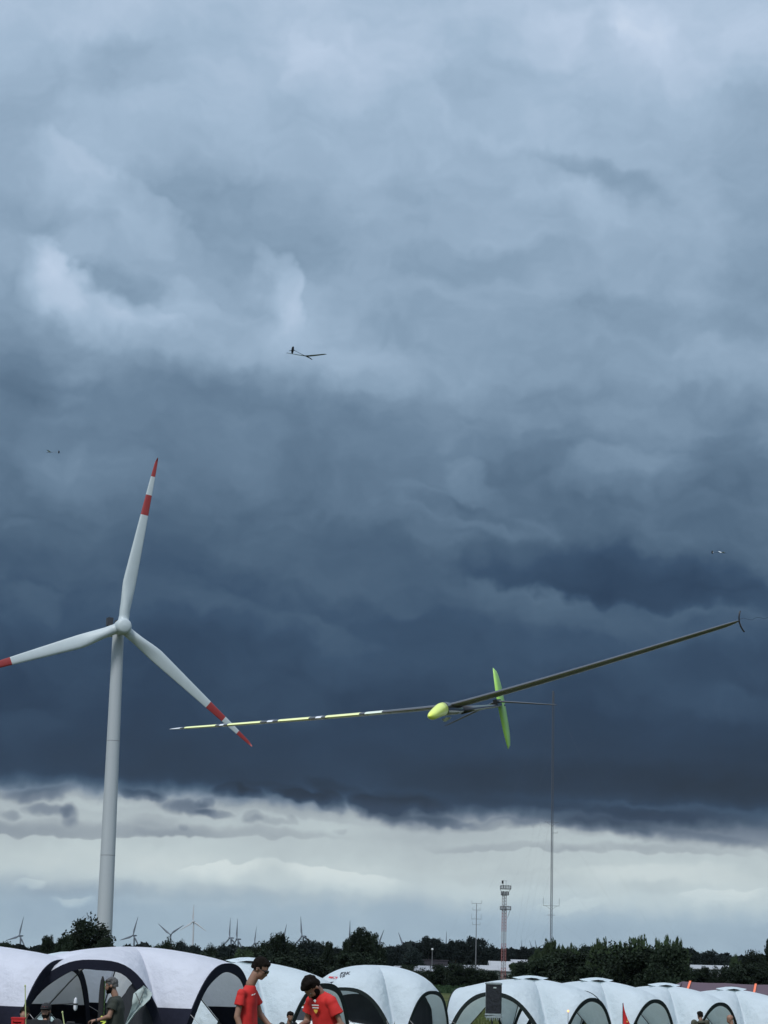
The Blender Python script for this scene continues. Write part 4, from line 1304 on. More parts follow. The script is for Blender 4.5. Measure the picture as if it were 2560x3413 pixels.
M['pale_cloth'] = mat('pale_cloth', (.50, .60, .60), .8, noise=.06, scale=5, bump=.5, bscale=8, transl=(.5, .6, .55, .25))
flap()


# ------------------------------------------------------------------ print
def text_mesh(body, size, extr=0.0, shear=0.0, bold=0.0):
    cu = bpy.data.curves.new('txt', 'FONT'); cu.body = body; cu.size = size; cu.extrude = extr; cu.shear = shear; cu.offset = bold
    cu.resolution_u = 3
    o = bpy.data.objects.new('txt', cu); col.objects.link(o)
    dg = bpy.context.evaluated_depsgraph_get()
    me = bpy.data.meshes.new_from_object(o.evaluated_get(dg))
    bpy.data.objects.remove(o); bpy.data.curves.remove(cu)
    return me


def subdivided(me, n=1):
    bm = bmesh.new(); bm.from_mesh(me)
    bmesh.ops.triangulate(bm, faces=bm.faces)
    for _ in range(n): bmesh.ops.subdivide_edges(bm, edges=bm.edges, cuts=1, use_grid_fill=False)
    bm.to_mesh(me); bm.free()
    return me


def poly_mesh(polys):
    b = MB()
    for p in polys: b.add([(x, y, 0) for x, y in p], [tuple(range(len(p)))])
    return b.mesh('print', M['print_red'])


def artwork_on_tent(root, me, name, m, place, off=.012):
    """lay flat artwork on the roof cloth: place(x, y) gives the spot on the roof where each point belongs"""
    from mathutils.bvhtree import BVHTree
    roof = [o for o in root.children if o.name.startswith('roof')][0].data
    bvh = BVHTree.FromPolygons([v.co[:] for v in roof.vertices], [p.vertices[:] for p in roof.polygons])
    org = Vector((0, 0, CAMZ)) - root.location
    keep = []
    for vert in me.vertices:
        px, py = place(vert.co.x, vert.co.y)
        dr = Vector(ray(px, py).tolist())
        loc, n, _, _ = bvh.ray_cast(org, dr)
        if loc is None:
            loc = Vector((0, 0, -5)); n = dr; keep.append(vert.index)
        if n.dot(dr) > 0: n = -n
        vert.co = loc + n * off
    if keep:
        bm = bmesh.new(); bm.from_mesh(me); bm.verts.ensure_lookup_table()
        bmesh.ops.delete(bm, geom=[bm.verts[q] for q in keep], context='VERTS'); bm.to_mesh(me); bm.free()
    me.materials.clear(); me.materials.append(m)
    return from_mesh(name, me, root)


def tent_prints():
    # affine frame of the print: origin, x axis, y axis in photo pixels (it leans with the roof)
    def frame(ox, oy, ax, ay, bx_, by_): return lambda x, y: (ox + x * ax + y * bx_, oy + x * ay + y * by_)
    artwork_on_tent(R4, subdivided(text_mesh('F3K', 1.0, 0, .0, .03), 2), 'roof_print', M['print_dark'], frame(1133, 3251, 20, -1.5, 5, -13))
    artwork_on_tent(R4, subdivided(text_mesh('TF', 1.0, 0, .0, .03), 2), 'roof_print', M['print_dark'], frame(1130, 3260, 17, -1.2, 4, -10))
    f = frame(0, 0, 1, 0, 0, 1)
    red = poly_mesh([[(1110, 3238), (1135, 3242), (1131, 3248), (1106, 3244)], [(1098, 3255), (1127, 3257), (1121, 3264), (1095, 3260)]])
    artwork_on_tent(R4, subdivided(red, 3), 'roof_print', M['print_red'], f)
    dk = poly_mesh([[(1098, 3275), (1114, 3272), (1104, 3279)]])
    artwork_on_tent(R4, subdivided(dk, 3), 'roof_print', M['print_dark'], f)


tent_prints()


# ------------------------------------------------------------------ gliders
M['olive_sheen'] = mat('olive_sheen', (.015, .019, .010), .45, spec=.3)  # greenish reflection under the wings, put into a dark base colour
M['tail_carbon'] = mat('tail_carbon', (.05, .055, .065), .22, spec=.7)


def glider_meshes(wing_m, fin_m, tip_pattern=True):
    G = {}
    def chord(s): return .165 * (1 - .42 * s ** 1.7) * (math.sqrt(max(0, 1 - ((s - .93) / .07) ** 2)) if s > .93 else 1)
    air = []
    for j in range(9):
        x = (1 - cos(pi * j / 8)) / 2
        air.append((x, .062 * (1.2 * sqrt(x) * (1 - x) + .35 * x * (1 - x))))
    low = [(x, -.012 * (sqrt(x) * (1 - x)) * 2.2) for x, _ in air[::-1][1:-1]]
    prof = air + low
    dih = .0755
    for sgn, nm in ((1, 'left'), (-1, 'right')):
        b = MB(); cuts = [.23, .28, .29, .31, .43, .445, .465, .49, .60, .62, .64, .665, .785, .80, .815, .83, .945, .962]
        st = sorted(set([i / 24 for i in range(25)] + cuts + [.955, .97, .985, .993]))
        rings = []
        for s in st:
            c = max(chord(s), .012); y = s * .75
            le = .035 - .02 * s - .035 * s * s
            z = dih * s ** 1.15
            rings.append([(le - x * c, sgn * y, z + t_ * c / .062 * .085 - x * c * .022) for x, t_ in prof])
        n = len(prof)
        def mi(s, j):
            if nm == 'left' or not tip_pattern: return 4 if 9 < j < n - 2 else 0
            # j counts round the section from the leading edge over the top
            sl = j / n * .035
            q = s + (sl if j < 9 else .03 - sl)
            top_ = j < 8 or j > n - 4
            if not top_: return 4 if 3 < j - 8 < n else 0
            if .23 < q < .29: return 3
            if .31 < q < .43 or .49 < q < .60 or .665 < q < .785: return 5
            if .83 < q < .945: return 5
            if q > .962: return 2
            if (.445 < q < .465 or .62 < q < .64 or .80 < q < .815): return 2
            return 0
        for i in range(len(st) - 1):
            for j in range(n):
                k = (j + 1) % n
                b.add([rings[i][j], rings[i][k], rings[i + 1][k], rings[i + 1][j]], [(0, 1, 2, 3)], mi((st[i] + st[i + 1]) / 2, j))
        b.add(rings[0], [tuple(range(n))]); b.add(rings[-1], [tuple(range(n))])
        me = b.mesh('wing_panel', [wing_m, M['neon'], M['white_film'], M['pale_film'], M['olive_sheen'] if tip_pattern else wing_m, M['pale_neon']], True)
        bm = bmesh.new(); bm.from_mesh(me); bmesh.ops.remove_doubles(bm, verts=bm.verts, dist=1e-5); bmesh.ops.recalc_face_normals(bm, faces=bm.faces); bm.to_mesh(me); bm.free()
        me.set_sharp_from_angle(angle=radians(50)) if hasattr(me, 'set_sharp_from_angle') else None
        G['wing_' + nm] = me
    # pod and boom: slim body of elliptical rings along x
    def body(stations, m, n=18):
        b = MB()
        b.rings([[(x, cos(2 * pi * j / n) * ry, zc + sin(2 * pi * j / n) * rz) for j in range(n)] for x, ry, rz, zc in stations])
        return b.mesh('pod', m, True)
    nose = [(.284, .0005, .0005, -.026), (.281, .0038, .004, -.026), (.27, .0078, .0074, -.0255), (.248, .0115, .011, -.024), (.215, .0130, .0132, -.020), (.175, .0140, .0150, -.0150), (.14, .0145, .0165, -.011), (.105, .0142, .0170, -.009)]
    pod = [(.105, .0142, .0170, -.009), (.09, .0140, .0172, -.0085), (.05, .0135, .0175, -.008), (.0, .011, .015, -.009), (-.06, .0095, .012, -.011), (-.13, .0085, .0095, -.012)]
    boom = [(-.13, .009, .011, -.012), (-.3, .0075, .008, -.008), (-.5, .006, .006, -.004), (-.73, .0045, .0045, 0.0), (-.79, .004, .004, 0)]
    G['nose'] = body(nose, fin_m if fin_m is not M['neon_green'] else M['neon'])
    G['pod'] = body(pod, M['carbon']); G['boom'] = body(boom, M['carbon'], 12)
    # pylon under the wing
    b = MB(); b.rings([[(x * w, .006 * yy, z) for x, yy in ((.9, 0), (.4, 1), (-.6, .6), (-1, 0), (-.6, -.6), (.4, -1))] for w, z in ((.07, -.004), (.06, .004))]); G['pylon'] = b.mesh('pylon', M['carbon'], True)
    # fin above and below the boom
    b = MB(); rings = []
    for k in range(25):
        f = -1 + 2 * k / 24
        h = (.109 if f > 0 else .126) * f
        c = .118 * math.sqrt(max(0.0, 1 - abs(f) ** 2.3)) + .004
        x0 = -.69 - .03 * f * f
        rings.append([(x0 - x * c, yt * c * .05, h) for x, yt in ((0, 0), (.25, 1), (.6, .7), (1, 0), (.6, -.7), (.25, -1))])
    b.rings(rings); G['fin'] = b.mesh('fin', fin_m, True)
    # horizontal tail halves
    for sgn in (1, -1):
        b = MB(); rings = []
        for k in range(13):
            f = k / 12; c = .062 * (1 - .5 * f ** 1.6) * (1 if f < .93 else .55)
            x0 = -.665 - .03 * f; z = .012 - .041 * f
            rings.append([(x0 - x * c, sgn * .165 * f, z + yt * c * .045) for x, yt in ((0, 0), (.25, 1), (.6, .7), (1, 0), (.6, -.7), (.25, -1))])
        b.rings(rings); G['tail_%d' % sgn] = b.mesh('tailplane', M['tail_carbon'] if tip_pattern else wing_m, True)
    b = MB(); b.box((-.69, 0, .008), (.07, .012, .018)); G['mount'] = b.mesh('tail_mount', M['carbon'])
    # throwing peg: thin blade above and below the tip
    b = MB(); rings = []
    for k in range(15):
        f = -1 + 2 * k / 14; h = .029 * f + (.0 if f < 0 else -.004)
        yo = .007 * f * f; c = .015 * (1 - .8 * f * f) + .002
        rings.append([(-.05 - .01 * f * f - x * c, .748 + yo + yt * .0022, dih + h) for x, yt in ((0, 0), (.4, 1), (1, 0), (.4, -1))])
    b.rings(rings); G['peg'] = b.mesh('throwing_peg', M['carbon'], True)
    b = MB(); pts = []
    for k in range(14):
        f = k / 13; pts.append((-.05 - .02 * sin(f * 9), .75 + .13 * f, dih + .004 - .018 * f + .003 * sin(f * 23)))
    b.tube(pts, .0004, 3); G['thread'] = b.mesh('thread', M['carbon'])
    # servo slot on the canopy and linkage horn under the wing
    b = MB(); b.tube([(.20, -.0145, -.024), (.19, -.015, -.030)], .0016, 5); b.tube([(.21, -.013, -.030), (.18, -.015, -.031)], .001, 5)
    G['skid_mark'] = b.mesh('catch_pin', M['dark_metal'])
    b = MB(); b.add([(.03, -.012, -.028), (-.02, -.03, -.036), (-.05, -.028, -.036), (-.04, -.01, -.028)], [(0, 1, 2, 3)]); b.tube([(-.02, -.01, -.03), (-.04, -.035, -.03)], .0018, 4)
    G['horn'] = b.mesh('control_horn', M['white_film'])
    return G


def glider(label, loc, rot, G, thread=False):
    t = thing('model_glider', label, 'model glider', loc)
    t.rotation_mode = 'XYZ'; t.rotation_euler = rot
    for k, nm in (('wing_left', 'wing_panel'), ('wing_right', 'wing_panel'), ('nose', 'nose_cone'), ('pod', 'fuselage_pod'), ('boom', 'tail_boom'), ('pylon', 'pylon'),
                  ('fin', 'fin'), ('tail_1', 'tailplane'), ('tail_-1', 'tailplane'), ('mount', 'tail_mount'), ('peg', 'throwing_peg'), ('skid_mark', 'catch_pin'), ('horn', 'control_horn')):
        from_mesh(nm, G[k], t)
    if thread: from_mesh('thread', G['thread'], t)
    return t


def eul(yaw, pitch, roll): return (roll, pitch, yaw)


GN = glider_meshes(M['carbon'], M['neon_green'])
glider('black carbon model glider with neon yellow nose and green fin, flying close in front', (.1797, 5.6755, 2.3942), eul(-1.7997, .1151, .1798), GN, True)
M['pale_wing'] = mat('pale_wing', (.16, .19, .22), .5)
M['pale_wing2'] = mat('pale_wing2', (.55, .6, .62), .5)
GS = glider_meshes(M['pale_wing'], M['black_cloth'], False)
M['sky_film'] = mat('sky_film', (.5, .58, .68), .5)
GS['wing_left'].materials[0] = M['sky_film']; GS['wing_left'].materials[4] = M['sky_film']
# seen from behind and to the side, nose to the right and away
p_ = P(1024, 1188, 66.0)
glider('small distant glider with black fin and grey wing high in the cloud above centre', p_, eul(radians(56), radians(2), radians(9)), GS)
GT = glider_meshes(M['pale_wing2'], M['black_cloth'], False)
p_ = P(166, 1507, 172.0)
glider('tiny glider speck with dark fin at the far left above the turbine', p_, eul(radians(168), 0, radians(-6)), GT)
p_ = P(2408, 1842, 158.0)
glider('tiny glider speck with dark fin and pale wing far up at the right', p_, eul(radians(8), 0, radians(12)), GT)


# ------------------------------------------------------------------ people
def apply_remesh(mb, name, m, voxel, smooth=2, noise=0.0, nscale=8.0, seed=0):
    me = mb.mesh(name, m, True)
    o = bpy.data.objects.new('tmp', me); col.objects.link(o)
    r = o.modifiers.new('r', 'REMESH'); r.mode = 'VOXEL'; r.voxel_size = voxel; r.use_smooth_shade = True
    if smooth:
        s = o.modifiers.new('s', 'SMOOTH'); s.factor = .5; s.iterations = smooth
    dg = bpy.context.evaluated_depsgraph_get()
    out = bpy.data.meshes.new_from_object(o.evaluated_get(dg))
    bpy.data.objects.remove(o)
    out.name = name
    if noise:
        from mathutils import noise as mn
        n = len(out.vertices)
        nor = [v.normal.copy() for v in out.vertices]
        for v, nn in zip(out.vertices, nor):
            f = mn.noise(Vector((v.co.x * nscale + seed, v.co.y * nscale, v.co.z * nscale * .6)))
            v.co += nn * f * noise
    out.materials.clear(); out.materials.append(m)
    return out


def limb(b, pts, rs, n=14):
    """rounded tapered limb: rings swept along the joints plus balls at them"""
    b.tube(pts, rs, n)
    for p, r in zip(pts, rs): b.ell(p, (r * .99,) * 3, nu=n, nv=8)


def blob_chain(b, items):
    """items: (centre, (rx, ry, rz)); consecutive ones are bridged with elliptical rings"""
    for c, r in items: b.ell(c, r, nu=18, nv=12)


M['eye_white'] = mat('eye_white', (.28, .26, .25), .4)


def make_person(name, label, loc, heading, pose, cols, details=(), voxel=.011, group=None):
    """local frame: +x forward, +y left, +z up. pose holds joint positions"""
    t = thing(name, label, 'person', loc, (0, 0, heading), group)
    J = {k: Vector(v) for k, v in pose['joints'].items()}
    hd = J['head']; fwd = Vector(pose['face']).normalized()
    up = Vector(pose.get('up', (0, 0, 1)))
    side = up.cross(fwd).normalized(); up = fwd.cross(side).normalized()
    Rh = Matrix((fwd, side, up)).transposed()
    def H(x, y, z): return hd + Rh @ Vector((x, y, z))
    k = pose.get('build', 1.0)
    # --- the body: one surface
    b = MB()
    dp = pose.get('depth', .88)
    limb(b, [J['pelvis'], (J['pelvis'] + J['chest']) / 2, J['chest'], J['chest'].lerp(J['neckbase'], .6), J['neckbase']], [.095 * k * dp, .09 * k * dp, .10 * k * dp, .075 * dp, .052])
    for s in ('l', 'r'):
        limb(b, [J['chest'].lerp(J['sh_' + s], .4), J['sh_' + s] - Vector((0, 0, .042)), J['el_' + s], J['wr_' + s]], [.05, .040 * k, .041 * k, .028])
        limb(b, [J['pelvis'].lerp(J['hip_' + s], .5), J['hip_' + s], J['kn_' + s], J['an_' + s]], [.085 * k * dp, .085 * k * dp, .058, .038])
        limb(b, [J['an_' + s], J['to_' + s]], [.04, .032])
        # hand
        w = J['wr_' + s]; hdir = Vector(pose['hand_' + s][0]).normalized(); pn = Vector(pose['hand_' + s][1]).normalized()
        cr = hdir.cross(pn).normalized()          # across the palm
        curl = pose['hand_' + s][2]; th = pose['hand_' + s][3]   # th: +1 or -1 side of the thumb
        Rm = Matrix((hdir, cr, pn)).transposed()
        b.ell(w + hdir * .045, (.05, .04, .017), rot=Rm, nu=14, nv=8)
        limb(b, [w, w + hdir * .04], [.027, .024], 10)
        for q in range(4):
            off = (q - 1.5) * .019
            base = w + hdir * .082 + cr * off * th * -1
            Ls = (.040, .044, .041, .032)[q]
            a1, a2, a3 = curl * .5, curl * 1.25, curl * 1.8
            p1 = base + (hdir * cos(a1) - pn * sin(a1)) * Ls
            p2 = p1 + (hdir * cos(a2) - pn * sin(a2)) * Ls * .65
            p3 = p2 + (hdir * cos(a3) - pn * sin(a3)) * Ls * .5
            limb(b, [base - hdir * .02, base, p1, p2, p3], [.0095, .0095, .0088, .0082, .0068], 8)
        tb = w + hdir * .022 + cr * th * .026
        t1 = tb + (hdir * .75 + cr * th * .6 - pn * .3).normalized() * .036
        t2 = t1 + (hdir * .9 + cr * th * .1 - pn * .5 * (1 + curl)).normalized() * .028
        limb(b, [w + hdir * .01, tb, t1, t2], [.013, .0125, .0105, .0085], 8)
    limb(b, [J['neckbase'], H(-.025, 0, -.07)], [.058, .054])
    # head
    b.ell(H(-.012, 0, .035), (.098, .077, .093), rot=Rh, nu=22, nv=16)
    b.ell(H(.022, 0, -.03), (.066, .060, .085), rot=Rh, nu=20, nv=14)
    b.ell(H(.058, 0, -.088), (.026, .030, .024), rot=Rh)          # chin
    b.ell(H(.02, 0, -.07), (.06, .052, .035), rot=Rh)             # jaw
    b.ell(H(.088, 0, -.012), (.014, .0115, .028), rot=Rh)         # nose bridge
    b.ell(H(.100, 0, -.034), (.014, .015, .011), rot=Rh)          # nose tip
    b.ell(H(.084, 0, -.058), (.0115, .022, .008), rot=Rh)         # upper lip
    b.ell(H(.082, 0, -.068), (.0115, .019, .008), rot=Rh)         # lower lip
    b.ell(H(.075, 0, .022), (.015, .05, .011), rot=Rh)            # brow
    for sg in (-1, 1):
        b.ell(H(.058, sg * .034, -.03), (.02, .02, .022), rot=Rh)  # cheek
        b.ell(H(-.012, sg * .079, -.012), (.017, .009, .031), rot=Rh)   # ear
    from_mesh('body', apply_remesh(b, 'body', M['skin'], voxel, 2), t)
    # eyes
    for sg in (-1, 1):
        e = MB(); e.ell(H(.074, sg * .031, .001), (.0105, .0125, .005), rot=Rh, nu=10, nv=8); eo = e.build('eye', M['eye_white'], t, True)
        e = MB(); e.ell(H(.0835, sg * .031, .001), (.004, .0055, .0055), rot=Rh, nu=8, nv=6); e.build('pupil', M['black_gloss'], eo, True)
    # --- clothes
    sh = MB()
    bk = pose.get('shirt_loose', 1.0)
    hem = Vector(pose.get('hem', J['pelvis'] + Vector((0, 0, .02))))
    spine = [hem, hem.lerp(J['chest'], .35), hem.lerp(J['chest'], .7), J['chest'], J['chest'].lerp(J['neckbase'], .6), J['neckbase'] - Vector((0, 0, .01))]
    lat = (J['sh_l'] - J['sh_r']).normalized()
    dp = pose.get('depth', .88)
    wid = [(.155 * dp, .18), (.145 * dp, .165), (.14 * dp, .17), (.14 * dp, .18), (.115 * dp, .16), (.065, .07)]
    rings = []
    for i, (c, (d_, w_)) in enumerate(zip(spine, wid)):
        tg = (spine[min(i + 1, 5)] - spine[max(i - 1, 0)]).normalized()
        fr = lat.cross(tg).normalized(); 
        ks = k * (bk if i < 4 else 1)
        rings.append([c + fr * cos(2 * pi * j / 24) * d_ * ks + lat * sin(2 * pi * j / 24) * w_ * ks for j in range(24)])
    sh.rings(rings)
    for s in ('l', 'r'):
        a, e = J['sh_' + s], J['el_' + s]
        end = a.lerp(e, pose.get('sleeve', .62))
        inner = J['chest'].lerp(a, .35) + Vector((0, 0, .02))
        a2 = a + Vector((0, 0, -.042))
        sh.tube([inner, a2, a2.lerp(end, .5), end], [.075 * k, .060 * k, .062 * k * bk, .072 * k * bk], 16)
        sh.ell(a2 + Vector((0, 0, -.008)), (.060 * k,) * 3)
        if pose.get('sleeve', .62) > 1:
            limb(sh, [a, e, J['wr_' + s]], [.085 * k, .06 * k, .04])
    from_mesh('shirt', apply_remesh(sh, 'shirt', M[cols['shirt']], voxel * 1.15, 3, .016, 9, hash(name) % 7 + len(label)), t)
    tr = MB()
    leg = pose.get('leg', 1.0)
    limb(tr, [J['pelvis'] + Vector((0, 0, .06)), J['pelvis']], [.125 * k * dp, .13 * k * dp], 18)
    for s in ('l', 'r'):
        if leg >= 1: limb(tr, [J['pelvis'].lerp(J['hip_' + s], .6), J['hip_' + s], J['kn_' + s], J['an_' + s] + Vector((0, 0, .02))], [.115 * k * dp, .11 * k, .078, .065], 16)
        else: limb(tr, [J['pelvis'].lerp(J['hip_' + s], .6), J['hip_' + s], J['hip_' + s].lerp(J['kn_' + s], .95)], [.125 * k, .115 * k, .095], 16)
    from_mesh('trousers' if leg >= 1 else 'shorts', apply_remesh(tr, 'trousers', M[cols['trousers']], voxel * 1.3, 3, .008, 8), t)
    for s in ('l', 'r'):
        f = MB(); a, e = J['an_' + s], J['to_' + s]
        d = (e - a); d.z = 0; d.normalize()
        g0 = Vector((a.x, a.y, 0)); yaw = math.atan2(d.y, d.x); Rz = Matrix.Rotation(yaw, 3, 'Z')
        f.ell(a + Vector((0, 0, -.02)) , (.055, .05, .06)); f.ell(e + d * .01, (.075, .052, .045), rot=Rz); f.ell(a.lerp(e, .5) + Vector((0, 0, -.025)), (.12, .048, .035), rot=Rz)
        f.box(Vector((0, 0, -.028 * 0)) + a.lerp(e, .5) + Vector((0, 0, -.05)), (.27, .09, .03), rot=Rz)
        from_mesh('shoe', apply_remesh(f, 'shoe', M[cols.get('shoes', 'black_cloth')], .012, 2), t)
    # hair
    if cols.get('hair'):
        h = MB()
        h.ell(H(-.02, 0, .045), (.103, .085, .098), rot=Rh, nu=22, nv=16)
        h.ell(H(-.05, 0, -.0), (.07, .078, .08), rot=Rh)
        h.ell(H(.045, 0, .083), (.05, .066, .038), rot=Rh)
        h.ell(H(.005, .04, .09), (.06, .05, .04), rot=Rh)
        hm = apply_remesh(h, 'hair', M[cols['hair']], .009, 1, .009, 38)
        # cut away the face side
        bm = bmesh.new(); bm.from_mesh(hm)
        Ri = Rh.transposed()
        dele = []
        for v in bm.verts:
            q = Ri @ (v.co - hd)
            if (q.x > .035 and q.z < .045) or (q.z < -.035) or (q.x > -.015 and q.z < .0): dele.append(v)
        bmesh.ops.delete(bm, geom=dele, context='VERTS'); bm.to_mesh(hm); bm.free()
        from_mesh('hair', hm, t)
    if cols.get('beard'):
        h = MB()
        h.ell(H(.03, 0, -.078), (.062, .061, .042), rot=Rh); h.ell(H(.06, 0, -.09), (.036, .04, .034), rot=Rh)
        for sg in (-1, 1): h.ell(H(.012, sg * .055, -.045), (.035, .014, .05), rot=Rh)
        h.ell(H(.086, 0, -.052), (.012, .028, .008), rot=Rh)
        from_mesh('beard', apply_remesh(h, 'beard', M[cols['beard']], .009, 1, .006, 40), t)
    if 'sunglasses' in details or 'glasses_up' in details:
        dz = 0 if 'sunglasses' in details else .085; dx = 0 if dz == 0 else -.03
        g = MB()
        for sg in (-1, 1):
            g.ell(H(.088 + dx, sg * .034, .0 + dz), (.012, .034, .026), rot=Rh)
            g.tube([H(.088 + dx, sg * .064, .006 + dz), H(.04 + dx, sg * .084, .006 + dz), H(-.02, sg * .088, .0 + dz * .6)], [.007, .005, .003], 6)
        g.box(H(.096 + dx, 0, .004 + dz), (.006, .02, .006), rot=Rh)
        g.build('sunglasses', M['black_gloss'], t, True)
    if 'cap' in details:
        c = MB(); c.ell(H(-.012, 0, .055), (.108, .089, .085), rot=Rh, nu=20, nv=12); cp = c.build('cap', M['black_cloth'], t, True)
        c = MB(); c.rings([[H(.07 + .085 * cos(a) * f, .075 * sin(a) * f, .052 + z) for a in [pi * (j / 10 - .5) for j in range(11)]] for f, z in ((1, 0), (1.0, .008))], cap=True); c.build('visor', M['black_cloth'], cp)
        c = MB()
        for j in range(5): c.box(H(.088 - .004 * abs(j - 2) * 2, (j - 2) * .02, .075), (.006, .013, .02), rot=Rh)
        c.build('cap_print', M['print_red'], cp)
    return t, J, H


STAND = dict(pelvis=(0, 0, .96), chest=(0, 0, 1.27), neckbase=(-.01, 0, 1.46), head=(.03, 0, 1.645),
             sh_l=(0, .185, 1.41), sh_r=(0, -.185, 1.41), el_l=(-.02, .23, 1.12), el_r=(-.02, -.23, 1.12), wr_l=(.06, .24, .88), wr_r=(.06, -.24, .88),
             hip_l=(0, .095, .92), hip_r=(0, -.095, .92), kn_l=(.02, .10, .50), kn_r=(.02, -.10, .50), an_l=(-.02, .11, .09), an_r=(-.02, -.11, .09),
             to_l=(.14, .13, .045), to_r=(.14, -.13, .045))


def J_(**kw):
    d = dict(STAND); d.update(kw); return d


REL = ((0, 0, -1), (0, 1, 0), .35, 1)


def chest_print(root, where, parts, rot):
    for (name, mb_, m) in parts: pass


# young man, walking to the right, looking down
D1 = 27.2
x1 = P(832, hor(832), D1).x
zf = zg(D1)
yj = J_(chest=(0, 0, 1.27), neckbase=(.02, 0, 1.475), head=(.135, 0, 1.655), sh_r=(-.045, -.175, 1.415), sh_l=(.03, .17, 1.415),
        el_r=(-.085, -.215, 1.10), wr_r=(.01, -.235, .86), el_l=(.10, .24, 1.13), wr_l=(.27, .22, .95),
        kn_l=(.14, .1, .5), an_l=(.16, .11, .10), to_l=(.32, .13, .05), kn_r=(-.02, -.1, .5), an_r=(-.18, -.11, .12), to_r=(-.03, -.13, .045))
ym, YJ, YH = make_person('person', 'young man in a red t-shirt and dark sunglasses walking right with head lowered', (x1, D1, zf), radians(-8),
                         dict(joints=yj, face=(.88, -.10, -.42), up=(.3, 0, 1), hand_l=((.9, 0, -.45), (0, 1, 0), .5, 1), hand_r=((.25, 0, -1), (0, -1, 0), .35, 1),
                              build=.92, depth=.74, shirt_loose=1.06, sleeve=.6, hem=(0, 0, .90)),
                         dict(shirt='red_shirt', trousers='navy_cloth', hair='hair_dark'), ('sunglasses',), .0095)
b = MB()
me_ = poly_mesh([[(0, 0), (.012, 0), (.03, .07), (.018, .07)], [(.03, .055), (.04, .068), (.07, .066), (.066, .054)], [(.075, .052), (.10, .06), (.104, .072), (.078, .066)]])
for v in me_.vertices:
    v.co = Vector((.038 + v.co.x * .6, -.122 + v.co.x * .4, 1.285 + v.co.y + v.co.x * .2))
# small sign-written mark on the chest
me_.materials.clear(); me_.materials.append(M['print_white'])
from_mesh('chest_print', me_, ym)

# bent man working on something in his hands
D2 = 25.4
x2 = P(1102, hor(1102), D2).x
bj = J_(pelvis=(0, 0, .93), chest=(.07, 0, 1.23), neckbase=(.15, 0, 1.41), head=(.25, .0, 1.455), sh_l=(.11, .185, 1.35), sh_r=(.12, -.185, 1.35),
        el_l=(.03, .27, 1.06), wr_l=(.27, .12, 1.00), el_r=(.10, -.27, 1.08), wr_r=(.31, -.10, 1.05), hip_l=(0, .095, .9), hip_r=(0, -.095, .9))
bmn, BJ, BH = make_person('person', 'bearded man in a red t-shirt bending his head over his hands', (x2, D2, zg(D2) + .02), radians(-142),
                          dict(joints=bj, face=(.52, .0, -.85), up=(.85, 0, .5), hand_l=((.85, -.5, .15), (0.2, .2, 1), .8, -1), hand_r=((.8, .6, -.1), (.2, -.2, 1), .8, 1),
                               build=1.04, depth=.9, shirt_loose=1.04, sleeve=.62, hem=(-.02, 0, .86)),
                          dict(shirt='red_shirt', trousers='navy_cloth', hair='hair_dark', beard='hair_dark'), (), .0095)
# emblem and lines on his chest
def chest_at(y, z): return Vector((.07 + .148 + .17 * (z - 1.23) - 1.6 * y * y * 0, y, z))
for nm_, pts_, m_ in (('chest_print', [(-.035, 1.262), (.085, 1.262), (.085, 1.274), (-.035, 1.274)], 'print_white'), ('chest_print', [(-.03, 1.235), (.08, 1.235), (.08, 1.247), (-.03, 1.247)], 'print_white'),
                      ('chest_print', [(-.01, 1.222), (.06, 1.222), (.055, 1.20), (.025, 1.178), (-.005, 1.20)], 'print_yellow'), ('chest_print', [(.0, 1.32), (.03, 1.33), (.05, 1.315), (.03, 1.295)], 'print_white')):
    b = MB()
    f_ = [chest_at(y + .02, z) + Vector((.0, 0, 0)) for y, z in pts_]
    b.add(f_ + [p + Vector((.006, 0, 0)) for p in f_], [tuple(reversed(range(len(f_)))), tuple(range(len(f_), 2 * len(f_)))] + [(j, (j + 1) % len(f_), (j + 1) % len(f_) + len(f_), j + len(f_)) for j in range(len(f_))])
    b.build(nm_, M[m_], bmn)

# the grey bag and cord he holds
hx = bmn.matrix_world
bpy.context.view_layer.update()
pw = bmn.matrix_world @ (BJ['wr_l'] + Vector((.09, -.04, 0)))
bag = thing('bag', 'grey bag with a pink cord hanging from the hands of the bent man in red', 'bag', (pw.x - .03, pw.y - .02, pw.z - .45))
b = MB(); b.rings([[(cos(2 * pi * j / 14) * r * (1 + .08 * sin(3 * j)), sin(2 * pi * j / 14) * r * .6, z) for j in range(14)] for r, z in ((.09, 0), (.125, .08), (.12, .2), (.09, .3), (.045, .40))])
b.build('sack', M['grey_wall'], bag, True)
b = MB(); b.tube([(0, 0, .38), (.02, -.02, .43), (-.02, -.03, .45)], .008, 5); b.tube([(-.02, -.03, .45), (-.1, -.05, .36), (-.2, -.06, .2), (-.22, -.06, .0)], .006, 5); b.build('cord', mat('pink_cord', (.7, .2, .2), .7), bag)

